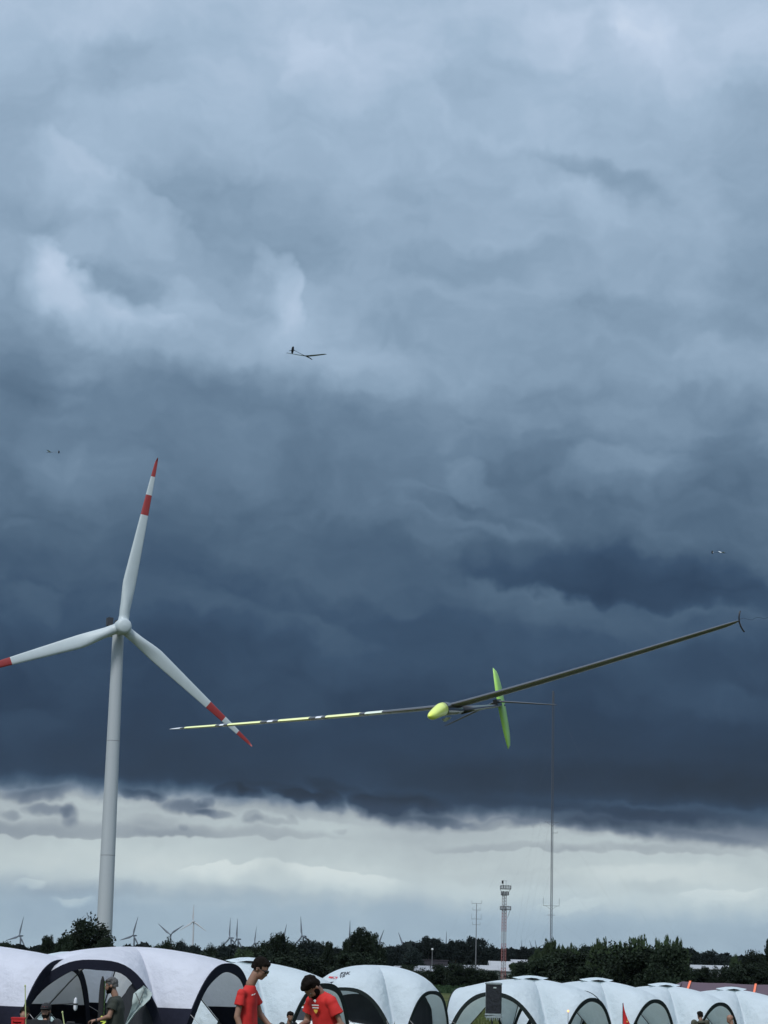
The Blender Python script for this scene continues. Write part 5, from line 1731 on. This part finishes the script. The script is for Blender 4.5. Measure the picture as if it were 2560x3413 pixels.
# man in the dark olive shirt, side on, facing left
D3 = 38.0
x3 = P(392, hor(392), D3).x
mj = J_(chest=(.0, 0, 1.27), neckbase=(.01, 0, 1.46), head=(.085, 0, 1.62), el_l=(.06, .24, 1.13), wr_l=(.27, .20, 1.06), el_r=(.05, -.24, 1.12), wr_r=(.28, -.18, 1.04),
        sh_l=(-.01, .19, 1.41), sh_r=(-.01, -.19, 1.41))
mm, MJ, MH = make_person('person', 'grey haired man in a dark olive t-shirt facing left and gripping an upright wing', (x3, D3, zg(D3)), radians(178),
                         dict(joints=mj, face=(1, 0, -.16), up=(.1, 0, 1), hand_l=((1, -.1, 0), (0, 0, 1), .9, -1), hand_r=((1, .1, 0), (0, 0, 1), .9, 1), build=1.16, shirt_loose=1.08, hem=(-.01, 0, .86)),
                         dict(shirt='olive_shirt', trousers='black_cloth', hair='hair_grey', beard='hair_dark'), ('glasses_up',), .012)
b = MB(); b.tube([MJ['wr_l'] + Vector((-.012, 0, 0)), MJ['wr_l'] + Vector((.012, 0, 0))], .036, 12); b.build('wristwatch', M['black_cloth'], mm)


# upright glider wing he holds
M['edge_green'] = mat('edge_green', (.06, .14, .04), .6)


def held_wing():
    o = P(336, 3400, 37.8)
    ztop = P(347, 3254, 37.8).z; z0 = ztop - 1.42
    t = thing('glider_wing', 'black glider wing half with neon green lettering stood upright beside the olive shirted man', 'glider wing', (o.x, 37.8, z0))
    H = ztop - z0
    b = MB(); rings = []
    for k in range(22):
        f = k / 21; c = .118 * (1 - .25 * f) * (math.sqrt(max(0, 1 - ((f - .8) / .205) ** 2)) if f > .8 else 1) + .004
        rings.append([(.05 - x * c * 0 + (x - .5) * c - .05, yt * .012, H * f) for x, yt in ((0, 0), (.2, 1), (.6, .8), (1, 0), (.6, -.3), (.2, -.6))])
    b.rings(rings); b.build('panel', M['black_cloth'], t, True)
    b = MB()
    for k in range(30):
        z = H * (.45 + .5 * k / 30); c = .118 * (1 - .25 * z / H)
        b.box((c / 2 - .004 - .05 * 0, 0, z), (.003 + .005 * (k % 3), .006, H / 40))
    b.build('edge_tape', M['edge_green'], t)
    me = text_mesh('SN', .13, .003, .1, .006)
    for v in me.vertices: v.co = Vector((.058 - .055 + v.co.y * .9, -.018 - v.co.z, H - (P(347, 3384, 37.8).z * 0 + (ztop - P(347, 3386, 37.8).z)) - v.co.x * 1.1))
    me.materials.clear(); me.materials.append(M['neon']); from_mesh('lettering', me, t)
    # a dark case under the hand
    return t


held_wing()

# man in a cap, seated in the big tent behind a table
D4 = 39.5
x4 = P(166, hor(166), D4).x
zs = zg(D4)
sj = J_(pelvis=(0, 0, .48), chest=(.03, 0, .80), neckbase=(.06, 0, 1.0), head=(.12, 0, 1.16), sh_l=(.03, .19, .95), sh_r=(.03, -.19, .95),
        el_l=(.20, .22, .72), wr_l=(.24, .06, .93), el_r=(.18, -.24, .70), wr_r=(.38, -.12, .73), hip_l=(.02, .1, .46), hip_r=(.02, -.1, .46),
        kn_l=(.44, .14, .48), kn_r=(.44, -.14, .48), an_l=(.42, .14, .09), an_r=(.42, -.14, .09), to_l=(.57, .15, .045), to_r=(.57, -.15, .045))
make_person('person', 'man in a black cap seated with a hand at his chin in the big tent', (x4, D4, zs), radians(-90),
            dict(joints=sj, face=(1, -.15, -.12), up=(0, 0, 1), hand_l=((-.2, -.5, .7), (1, 0, 0), 1.0, -1), hand_r=((1, .3, 0), (0, 0, 1), .5, 1), build=1.05, sleeve=1.2, hem=(0, 0, .5)),
            dict(shirt='black_cloth', trousers='black_cloth', beard='hair_dark'), ('cap',), .012)

# two men by the right tents
D5 = 68.0
x5 = P(2334, hor(2334), D5).x
make_person('person', 'dark haired man in a khaki hooded jacket seen from behind near the right', (x5, D5, zg(D5) - .27), radians(95),
            dict(joints=J_(neckbase=(.0, 0, 1.44), head=(.05, 0, 1.60)), face=(1, .25, -.25), up=(.1, 0, 1), hand_l=REL, hand_r=((0, 0, -1), (0, -1, 0), .35, 1), build=1.12, sleeve=1.2, hem=(0, 0, .82), shirt_loose=1.15),
            dict(shirt='khaki', trousers='navy_cloth', hair='hair_dark'), (), .015)
b = MB(); b.box((0, 0, 0), (.24, .012, .20)); pr = b.build('back_print', M['grey_wall'], None)
pr.name = 'tmp_print'
per5 = [o for o in col.objects if o.get('label', '').startswith('dark haired man in a khaki')][0]
pr.parent = per5; pr.name = 'back_print'; pr.location = (-.185, -.02, 1.17); pr.rotation_euler = (0, 0, radians(90))
b = MB(); b.ell((-.10, 0, 1.42), (.10, .12, .06)); b.build('hood', M['khaki'], per5, True)
D6 = 66.5
x6 = P(2441, hor(2441), D6).x
make_person('person', 'balding man in a light grey shirt facing left at the right of the photo', (x6, D6, zg(D6) - .33), radians(172),
            dict(joints=J_(head=(.08, 0, 1.60), neckbase=(.02, 0, 1.43)), face=(1, 0, -.3), up=(.2, 0, 1), hand_l=REL, hand_r=((0, 0, -1), (0, -1, 0), .35, 1), build=1.05, hem=(0, 0, .84)),
            dict(shirt='grey_shirt', trousers='navy_cloth'), (), .015)

# seated figure beside the car, seen through the third tent
D7 = 60.0
x7 = P(966, hor(966), D7).x
make_person('person', 'dark clothed person seated by the white car behind the men in red', (x7, D7, zg(D7) - .15), radians(-60),
            dict(joints=sj, face=(1, -.1, -.2), up=(0, 0, 1), hand_l=((1, -.3, 0), (0, 0, 1), .6, -1), hand_r=((1, .3, 0), (0, 0, 1), .5, 1), build=1.0, sleeve=1.2, hem=(0, 0, .5)),
            dict(shirt='black_cloth', trousers='navy_cloth', hair='hair_dark'), (), .016)
# person in blue, seen from behind at the left tent
D8 = 41.0
x8 = P(86, hor(86), D8).x
make_person('person', 'person in a light blue shirt seated with their back turned at the left tent', (x8, D8, zg(D8) - .10), radians(80),
            dict(joints=sj, face=(.6, 0, -.8), up=(.8, 0, .6), hand_l=((1, -.3, 0), (0, 0, 1), .6, -1), hand_r=((1, .3, 0), (0, 0, 1), .5, 1), build=1.1, sleeve=.8, hem=(0, 0, .5)),
            dict(shirt='blue_cloth', trousers='navy_cloth', hair='hair_dark'), (), .013)


# ------------------------------------------------------------------ camping furniture and gear
def camp_chair(label, loc, rz, m, h=.95):
    t = thing('camping_chair', label, 'chair', loc, (0, 0, rz))
    b = MB(); b.rings([[(x, y, .43 - .04 * (1 - (y / .26) ** 2) + dz) for dz in (0,) for x, y in ((-.24, -.26), (.24, -.26), (.24, .26), (-.24, .26))], [(x, y, .46) for x, y in ((-.24, -.26), (.24, -.26), (.24, .26), (-.24, .26))]]); b.build('seat', m, t)
    b = MB(); b.rings([[(-.24 - .10 * f, y, .45 + (h - .45) * f) for f, y in ((0, -.27), (0, .27), (1, .27), (1, -.27))], [(-.27 - .10 * f, y, .45 + (h - .45) * f) for f, y in ((0, -.27), (0, .27), (1, .27), (1, -.27))]]); b.build('backrest', m, t)
    for sy in (-1, 1):
        b = MB(); b.tube([(-.27, sy * .28, 0), (.25, sy * .28, .44)], .012, 6); b.build('leg', M['dark_metal'], t)
        b = MB(); b.tube([(.27, sy * .28, 0), (-.26, sy * .28, .46), (-.36, sy * .28, h)], .012, 6); b.build('leg', M['dark_metal'], t)
        b = MB(); b.box((0, sy * .29, .64), (.46, .07, .02)); b.build('armrest', m, t)
    return t


camp_chair('black camping chair under the seated man in the cap', (x4, D4, zs), radians(-90), M['black_cloth'], .92)
camp_chair('camping chair under the person in the light blue shirt', (x8, D8, zg(D8) - .10), radians(80), M['navy_cloth'], .75)
camp_chair('dark camping chair beside the white car under the seated dark figure', (x7, D7, zg(D7) - .05), radians(-60), M['navy_cloth'], .85)
xq = P(118, hor(118), 38.6)
camp_chair('tall black camping chair left of the seated man in the cap', (xq.x, 38.6, zg(38.6)), radians(-80), M['black_cloth'], 1.02)

# table with dark gear in front of the seated man
D9 = 37.6
tx = P(206, hor(206), D9).x
tb = thing('table', 'folding table with a black cloth in front of the seated man in the cap', 'table', (tx, D9, zg(D9)))
b = MB(); b.box((0, 0, .73), (1.0, .6, .03)); b.build('tabletop', M['dark_metal'], tb)
b = MB(); b.box((0, -.31, .56), (1.02, .015, .36)); b.box((0, 0, .752), (1.02, .63, .012)); b.build('cover', M['black_cloth'], tb)
for sx in (-1, 1):
    for sy in (-1, 1):
        b = MB(); b.tube([(sx * .45, sy * .25, 0), (sx * .45, sy * .25, .72)], .014, 6); b.build('leg', M['grey_steel'], tb)
kb = P(232, 3386, D9)
bb = thing('equipment_case', 'black equipment case standing on the table in the big tent', 'case', (P(236, 3400, D9).x, D9, zg(D9) + .76))
b = MB(); b.box((0, 0, .12), (.34, .3, .24)); b.build('case_body', M['black_cloth'], bb)
b = MB(); b.box((0, -.155, .13), (.3, .01, .012)); b.build('seam', M['dark_metal'], bb)
b = MB(); b.tube([(-.06, 0, .24), (-.06, 0, .27), (.06, 0, .27), (.06, 0, .24)], .008, 5); b.build('handle', M['dark_metal'], bb)

# red box with white lettering at lower left
rp = P(62, 3396, 36.5)
rb = thing('crate', 'red box with white lettering at the bottom left', 'crate', (rp.x, 36.5, P(62, 3394, 36.5).z - .30))
b = MB(); b.box((0, 0, .15), (.20, .16, .30)); b.build('body', M['flag_red'], rb)
b = MB(); b.box((0, 0, .305), (.215, .175, .02)); b.build('lid', M['flag_red'], rb)
me = text_mesh('hopper', .046, .001, .15, .002)
for v in me.vertices: v.co = Vector((v.co.x - .075, -.0815, .225 + v.co.y))
me.materials.clear(); me.materials.append(M['print_white']); from_mesh('lettering', me, rb)
st_ = thing('stand', 'small dark stand carrying the red box at the bottom left', 'stand', (rp.x, 36.5, zg(36.5)))
hh = rb.location.z - zg(36.5)
b = MB(); b.box((0, 0, hh - .015), (.26, .22, .03)); b.build('top', M['dark_metal'], st_)
for sx in (-1, 1):
    for sy in (-1, 1):
        b = MB(); b.tube([(sx * .11, sy * .09, 0), (sx * .11, sy * .09, hh - .03)], .01, 5); b.build('leg', M['dark_metal'], st_)

# pale yellow sticks
M['stick'] = mat('stick', (.45, .52, .25), .6)
for (ax, ay), (bx_, by_), lb in (((84, 3286), (86, 3440), 'pale yellow green pole standing before the blue shirted person'), ((208, 3374), (218, 3440), 'leaning pale yellow stick beside the black case')):
    D = 36.8
    a = P(ax, ay, D); c = P(bx_, by_, D)
    g_ = zg(D); k_ = (a.z - g_) / (a.z - c.z); c = a.lerp(c, k_)
    t = thing('pole', lb, 'pole', (c.x, c.y, g_))
    b = MB(); b.tube([(0, 0, 0), a - Vector((c.x, c.y, g_))], .009, 6); b.build('stick', M['stick'], t)
    b = MB(); e_ = a - Vector((c.x, c.y, g_)); b.ell(e_, (.015, .015, .02)); b.build('tip', M['stick'], t)

# white and black glider tail fin hanging in the big tent
fp = P(252, 3347, 40.5)
ft = thing('glider_fin', 'white oval glider fin with a black band in front of the big tent', 'glider fin', (fp.x, 40.5, fp.z))
b = MB(); rings = []
for k in range(17):
    f = -1 + 2 * k / 16; c = .036 * math.sqrt(max(0, 1 - abs(f) ** 3)) + .002
    rings.append([((x - .5) * 2 * c, yt * .006, .115 * f) for x, yt in ((0, 0), (.3, 1), (1, 0), (.3, -1))])
b.rings(rings); b.build('blade', M['white_film'], ft, True)
b = MB(); b.box((0, -.0, .0), (.078, .016, .028)); b.build('band', M['black_cloth'], ft)
b = MB(); b.tube([(0, .01, .02), (-.15, .05, .0), (-.45, .1, -.02)], .008, 6); b.build('tail_boom', M['black_cloth'], ft)
b = MB(); b.tube([(-.45, .1, -.02), (-.45, .1, zg(40.5) - fp.z)], .012, 6); b.build('stand_pole', M['dark_metal'], ft)


# dark shelf bar the man's bench
bp_ = P(330, 3400, 39.0)
bt = thing('workbench', 'dark narrow bench under the man in the olive shirt holding the wing', 'bench', (P(318, 3400, 38.6).x, 38.8, zg(38.8)))
ztop_ = P(330, 3364, 38.8).z - zg(38.8)
b = MB(); b.box((-.15, .2, ztop_ - .3), (1.2, .3, .03)); b.build('top', M['dark_metal'], bt)
for sx in (-.7, .4):
    b = MB(); b.tube([(sx, .2, 0), (sx, .2, ztop_ - .3)], .016, 6); b.build('leg', M['dark_metal'], bt)

# covered loudspeaker on a stand
D10 = 56.0
sp = P(1645, 3336, D10)
zt, zb2 = P(1645, 3277, D10).z, P(1645, 3391, D10).z
st = thing('speaker_stand', 'black tripod stand under the covered loudspeaker', 'speaker stand', (sp.x - .03, D10, zg(D10)))
hz_ = zb2 - zg(D10)
b = MB(); b.tube([(0, 0, .3), (0, 0, hz_)], .022, 8); b.build('pole', M['dark_metal'], st)
for k in range(3):
    a = 2 * pi * k / 3 + .5
    b = MB(); b.tube([(0, 0, min(.75, hz_ * .7)), (cos(a) * .45, sin(a) * .45, 0)], .014, 6); b.build('leg', M['dark_metal'], st)
spk = thing('loudspeaker', 'black loudspeaker wrapped in plastic sheet on a stand before the white tents', 'loudspeaker', (sp.x, D10, zb2))
hs = zt - zb2
b = MB()
def rr_(w, d, c, z): return [(x, y, z) for x, y in ((-w + c, -d), (w - c, -d), (w, -d + c), (w, d - c), (w - c, d), (-w + c, d), (-w, d - c), (-w, -d + c))]
b.rings([rr_(.165, .15, .03, 0), rr_(.19, .17, .03, .03), rr_(.19, .17, .03, hs - .02), rr_(.175, .155, .03, hs)])
b.build('cabinet', M['plastic_black'], spk)
b = MB()
rng_ = random.Random(3)
for z, amp_ in ((.02, .02), (.07, .015), (hs - .01, .012)):
    b.rings([[(x * (1.05 + amp_ * rng_.uniform(-1, 2.5)), y * (1.05 + amp_ * rng_.uniform(-1, 2.5)), zz + rng_.uniform(-.008, .008)) for x, y, zz in rr_(.19, .17, .03, z + dz)] for dz in (-.02, .0, .02)], cap=False)
for k in range(8):
    x = -.16 + .32 * k / 7; b.tube([(x, -.175, -.0), (x + rng_.uniform(-.02, .02), -.18, -.07 - .02 * (k % 2))], [.016, .004], 5)
b.build('plastic_wrap', mat('clear_plastic', (.25, .3, .32), .25, noise=.2, scale=10, bump=.6, bscale=20), spk)
b = MB(); b.tube([(-.19, -.175, hs * .84), (-.02, -.178, hs * .45), (.01, -.178, hs * .2)], .006, 4); b.tube([(.15, -.176, hs * .7), (.01, -.178, hs * .2)], .005, 4); b.build('fold', M['dark_metal'], spk)
b = MB(); b.box((.02, -.176, hs * .87), (.07, .006, .03)); b.build('tape', M['pale_cloth'], spk)


# red pennant with small yellow marks
def pennant():
    D = 70.0
    tip = P(2078, 3341, D); g_ = zg(D)
    t = thing('pennant', 'red pointed pennant with small yellow stars on a thin pole', 'flag', (tip.x - .02, D, g_))
    H = tip.z - g_
    b = MB(); b.tube([(0, 0, 0), (0, 0, H - .02)], .009, 6); b.build('pole', M['dark_metal'], t)
    b = MB(); n = 14; vs = []
    for k in range(n + 1):
        f = k / n; w = .32 * f ** 1.45 / .44 ** 0 + .008
        w = min(w * 1.15, .62)
        for j in range(5):
            x = .012 + w * j / 4
            for yy in (0,): vs.append((x, .03 * sin(j * 1.6 + f * 4), H - .92 * f - .03 * (j / 4)))
    b.add(vs, [(k * 5 + j, k * 5 + j + 1, (k + 1) * 5 + j + 1, (k + 1) * 5 + j) for k in range(n) for j in range(4)])
    b.build('cloth', M['flag_red'], t, True)
    for (px_, py_), s in (((2091, 3397), .022), ((2090, 3405), .035), ((2094, 3389), .014)):
        c = P(px_, py_, D) - t.location
        b = MB(); pts = []
        for k in range(10):
            a = pi / 2 + 2 * pi * k / 10; r = s if k % 2 == 0 else s * .42
            pts.append((c.x + cos(a) * r, -.045, c.z + sin(a) * r))
        b.add(pts + [(p[0], -.04, p[2]) for p in pts], [tuple(range(10)), tuple(reversed(range(10, 20)))] + [(k, (k + 1) % 10, (k + 1) % 10 + 10, k + 10) for k in range(10)])
        b.build('star', M['print_yellow'], t)


pennant()


# banner behind the third tent
def banner():
    D = 72.0
    g_ = zg(D)
    def q(px, py): return P(px, py, D)
    o = q(1004, 3348)
    t = thing('banner', 'white, red and ochre banner hung behind the men in red', 'banner', (o.x, D, g_))
    def panel(pts, name, m):
        w = [q(*p) - Vector((o.x, D, g_)) for p in pts]
        b = MB(); n = len(w)
        b.add(w + [p + Vector((0, .02, 0)) for p in w], [tuple(range(n)), tuple(reversed(range(n, 2 * n)))] + [(j, j + n, (j + 1) % n + n, (j + 1) % n) for j in range(n)])
        return b.build(name, M[m], t)
    panel([(966, 3361), (981, 3331), (992, 3332), (976, 3361)], 'white_panel', 'print_white')
    panel([(976, 3361), (992, 3332), (1003, 3336), (994, 3361)], 'red_panel', 'flag_red')
    panel([(994, 3361), (1003, 3336), (1078, 3343), (1078, 3361)], 'ochre_panel', 'ochre')
    for k in range(9):
        a = q(971.5 + k * 1.5, 3358 - k * 2.9) - Vector((o.x, D, g_))
        b = MB(); b.box(a + Vector((0, -.006, 0)), (.022, .004, .018)); b.build('letter', M['navy_cloth'], t)
    for px in (966, 1078):
        p = q(px, 3333) - Vector((o.x, D, g_))
        b = MB(); b.tube([(p.x, .03, 0), (p.x, .03, p.z)], .012, 6); b.build('post', M['grey_steel'], t)


banner()
o_ = P(90, 3316, 60.0)
ob = thing('banner', 'ochre yellow sheet hanging behind the left tent arch', 'banner', (P(74, 3316, 60).x, 60.0, zg(60)))
b = MB(); zz_ = o_.z - zg(60); w_ = .25
b.add([(x, y, z) for y in (0, .02) for x, z in ((-w_, zz_ - .12), (w_, zz_ - .12), (w_, zz_ + .28), (-w_, zz_ + .1))], [(0, 1, 2, 3), (7, 6, 5, 4), (0, 4, 5, 1), (1, 5, 6, 2), (2, 6, 7, 3), (3, 7, 4, 0)])
b.build('sheet', M['ochre'], ob)
for sx in (-w_, w_):
    b = MB(); b.tube([(sx, .03, 0), (sx, .03, zz_ + .1)], .012, 6); b.build('post', M['dark_metal'], ob)


# ------------------------------------------------------------------ cars
def car(label, x, D, heading, paint, L=4.3, W=1.76, H=1.46, kind='hatchback'):
    g_ = zg(D)
    t = thing('parked_car', label, 'car', (x, D, g_), (0, 0, heading))
    # body: lower shell from side profile, lofted across
    prof = [(-L / 2, .34), (-L / 2 - .02, .62), (-L / 2 + .10, .88), (-L / 2 + .35, .95), (L / 2 - 1.15, .92), (L / 2 - .35, .80), (L / 2 - .04, .66), (L / 2, .42), (L / 2 - .1, .24), (-L / 2 + .1, .24)]
    b = MB(); rings = []
    for y, k in ((-W / 2, .93), (-W / 2 + .08, 1), (W / 2 - .08, 1), (W / 2, .93)):
        rings.append([(x_ * (1 if k == 1 else .985), y, .5 + (z_ - .5) * (1 if k == 1 else .9)) for x_, z_ in prof])
    b.rings(rings); b.build('body', paint, t, True)
    roof = [(-L / 2 + .25, .92), (-L / 2 + .55, H - .08), (-L / 2 + 1.0, H), (-L / 2 + 1.9, H - .01), (L / 2 - 1.75, H - .10), (L / 2 - 1.05, .92)]
    b = MB()
    b.rings([[(x_, y * (1 - .22 * (z_ - .9) / .5), z_) for x_, z_ in roof] for y in (-W / 2 + .06, W / 2 - .06)]); b.build('cabin', M['glass_dark'], t)
    b = MB()
    rt = [(-L / 2 + .55, H - .08), (-L / 2 + 1.0, H), (-L / 2 + 1.9, H - .01), (L / 2 - 1.75, H - .10)]
    b.rings([[(x_, y, z_ + dz) for x_, z_ in rt] + [(x_, y, z_ - .03) for x_, z_ in reversed(rt)] for y, dz in ((-W / 2 + .2, .0), (-W / 2 + .3, .03), (W / 2 - .3, .03), (W / 2 - .2, .0))]); b.build('roof', paint, t, True)
    for sx, sz in ((-L / 2 + .25, 0), (L / 2 - 1.05, 0)):
        for sy in (-1, 1):
            topx = -L / 2 + .6 if sx < 0 else L / 2 - 1.75
            b = MB(); b.tube([(sx, sy * (W / 2 - .06), .92), (topx, sy * (W / 2 - .22), H - .08)], .03, 5); b.build('pillar', paint, t)
    for sx in (-L / 2 + .75, L / 2 - .8):
        for sy in (-1, 1):
            b = MB(); c = Vector((sx, sy * (W / 2 - .1), .31))
            b.tube([c - Vector((0, .1, 0)), c + Vector((0, .1, 0))], .31, 18); w = b.build('wheel', M['rubber'], t)
            b = MB(); b.tube([c - Vector((0, .115, 0)), c + Vector((0, .115, 0))], .19, 12); b.build('rim', M['grey_steel'], w)
    for sy in (-1, 1):
        b = MB(); b.ell((L / 2 - .12, sy * (W / 2 - .3), .68), (.1, .18, .08)); b.build('headlight', M['white_film'], t, True)
        b = MB(); b.ell((-L / 2 + .06, sy * (W / 2 - .22), .75), (.07, .14, .12)); b.build('tail_light', M['print_red'], t, True)
        b = MB(); b.ell((L / 2 - 1.3, sy * (W / 2 + .08), .95), (.08, .1, .07)); b.build('door_mirror', paint, t, True)
        b = MB(); b.box((0, sy * (W / 2 - .002), .80), (.14, .03, .025)); b.build('door_handle', M['dark_metal'], t)
    b = MB(); b.box((L / 2 + .0, 0, .45), (.04, .5, .11)); b.build('number_plate', M['print_white'], t)
    return t


car('white car with dark windows parked behind the two men in red', P(1000, hor(1000), 69.5).x + .4, 69.5, radians(4), M['car_white'], H=1.30)
car('pale teal car standing behind the big tent, windscreen showing beside the white fin', P(318, hor(318), 62.5).x, 62.5, radians(200), M['car_teal'], H=1.36)

# blue upright banners behind the open tents
for px, D, lb in ((1782, 98, 'blue upright banner seen through the first open tent at right'), (1974, 102, 'blue upright banner seen through the second open tent at right')):
    p = P(px, 3380, D)
    t = thing('banner', lb, 'banner', (p.x, D, zg(D)))
    h = p.z - zg(D) + .1
    b = MB(); b.rings([[(x, y, h * f) for x, y in ((-.09 + .03 * sin(3 * f), -.02), (.09 + .03 * sin(3 * f), -.02), (.09 + .03 * sin(3 * f), .02), (-.09 + .03 * sin(3 * f), .02))] for f in (.1, .3, .5, .7, .9, 1)]); b.build('cloth', M['blue_cloth'], t)
    b = MB(); b.tube([(-.1, 0, 0), (-.1, 0, h + .05)], .012, 5); b.build('pole', M['grey_steel'], t)

# small glowing orange lamp on the second open tent
p = P(1856, 3369, 81.5)
t = thing('lamp', 'small glowing orange lamp on a thin pole in front of the open tents', 'lamp', (p.x, 76.8, zg(76.8)))
hz_ = P(1856, 3369, 76.8).z - zg(76.8)
b = MB(); b.tube([(0, 0, 0), (0, 0, hz_ - .03)], .010, 5); b.build('pole', M['grey_steel'], t)
b = MB(); b.ell((0, 0, hz_), (.032, .032, .036)); b.build('bulb', M['lamp_orange'], t, True)


# ------------------------------------------------------------------ the air
def build_haze():
    m = bpy.data.materials.new('haze_air'); m.use_nodes = True
    t = m.node_tree; t.nodes.clear()
    v = t.nodes.new('ShaderNodeVolumePrincipled'); v.inputs['Color'].default_value = (.72, .86, 1.0, 1); v.inputs['Density'].default_value = HAZE
    v.inputs['Anisotropy'].default_value = 0.2
    o = t.nodes.new('ShaderNodeOutputMaterial'); t.links.new(v.outputs[0], o.inputs['Volume'])
    b = MB(); b.box((0, 2900, 123), (5200, 6400, 251))
    h = b.build('haze', m); tag(h, 'thin grey blue haze over the plain', 'haze', kind='stuff')


HAZE = 1.6e-5
build_haze()
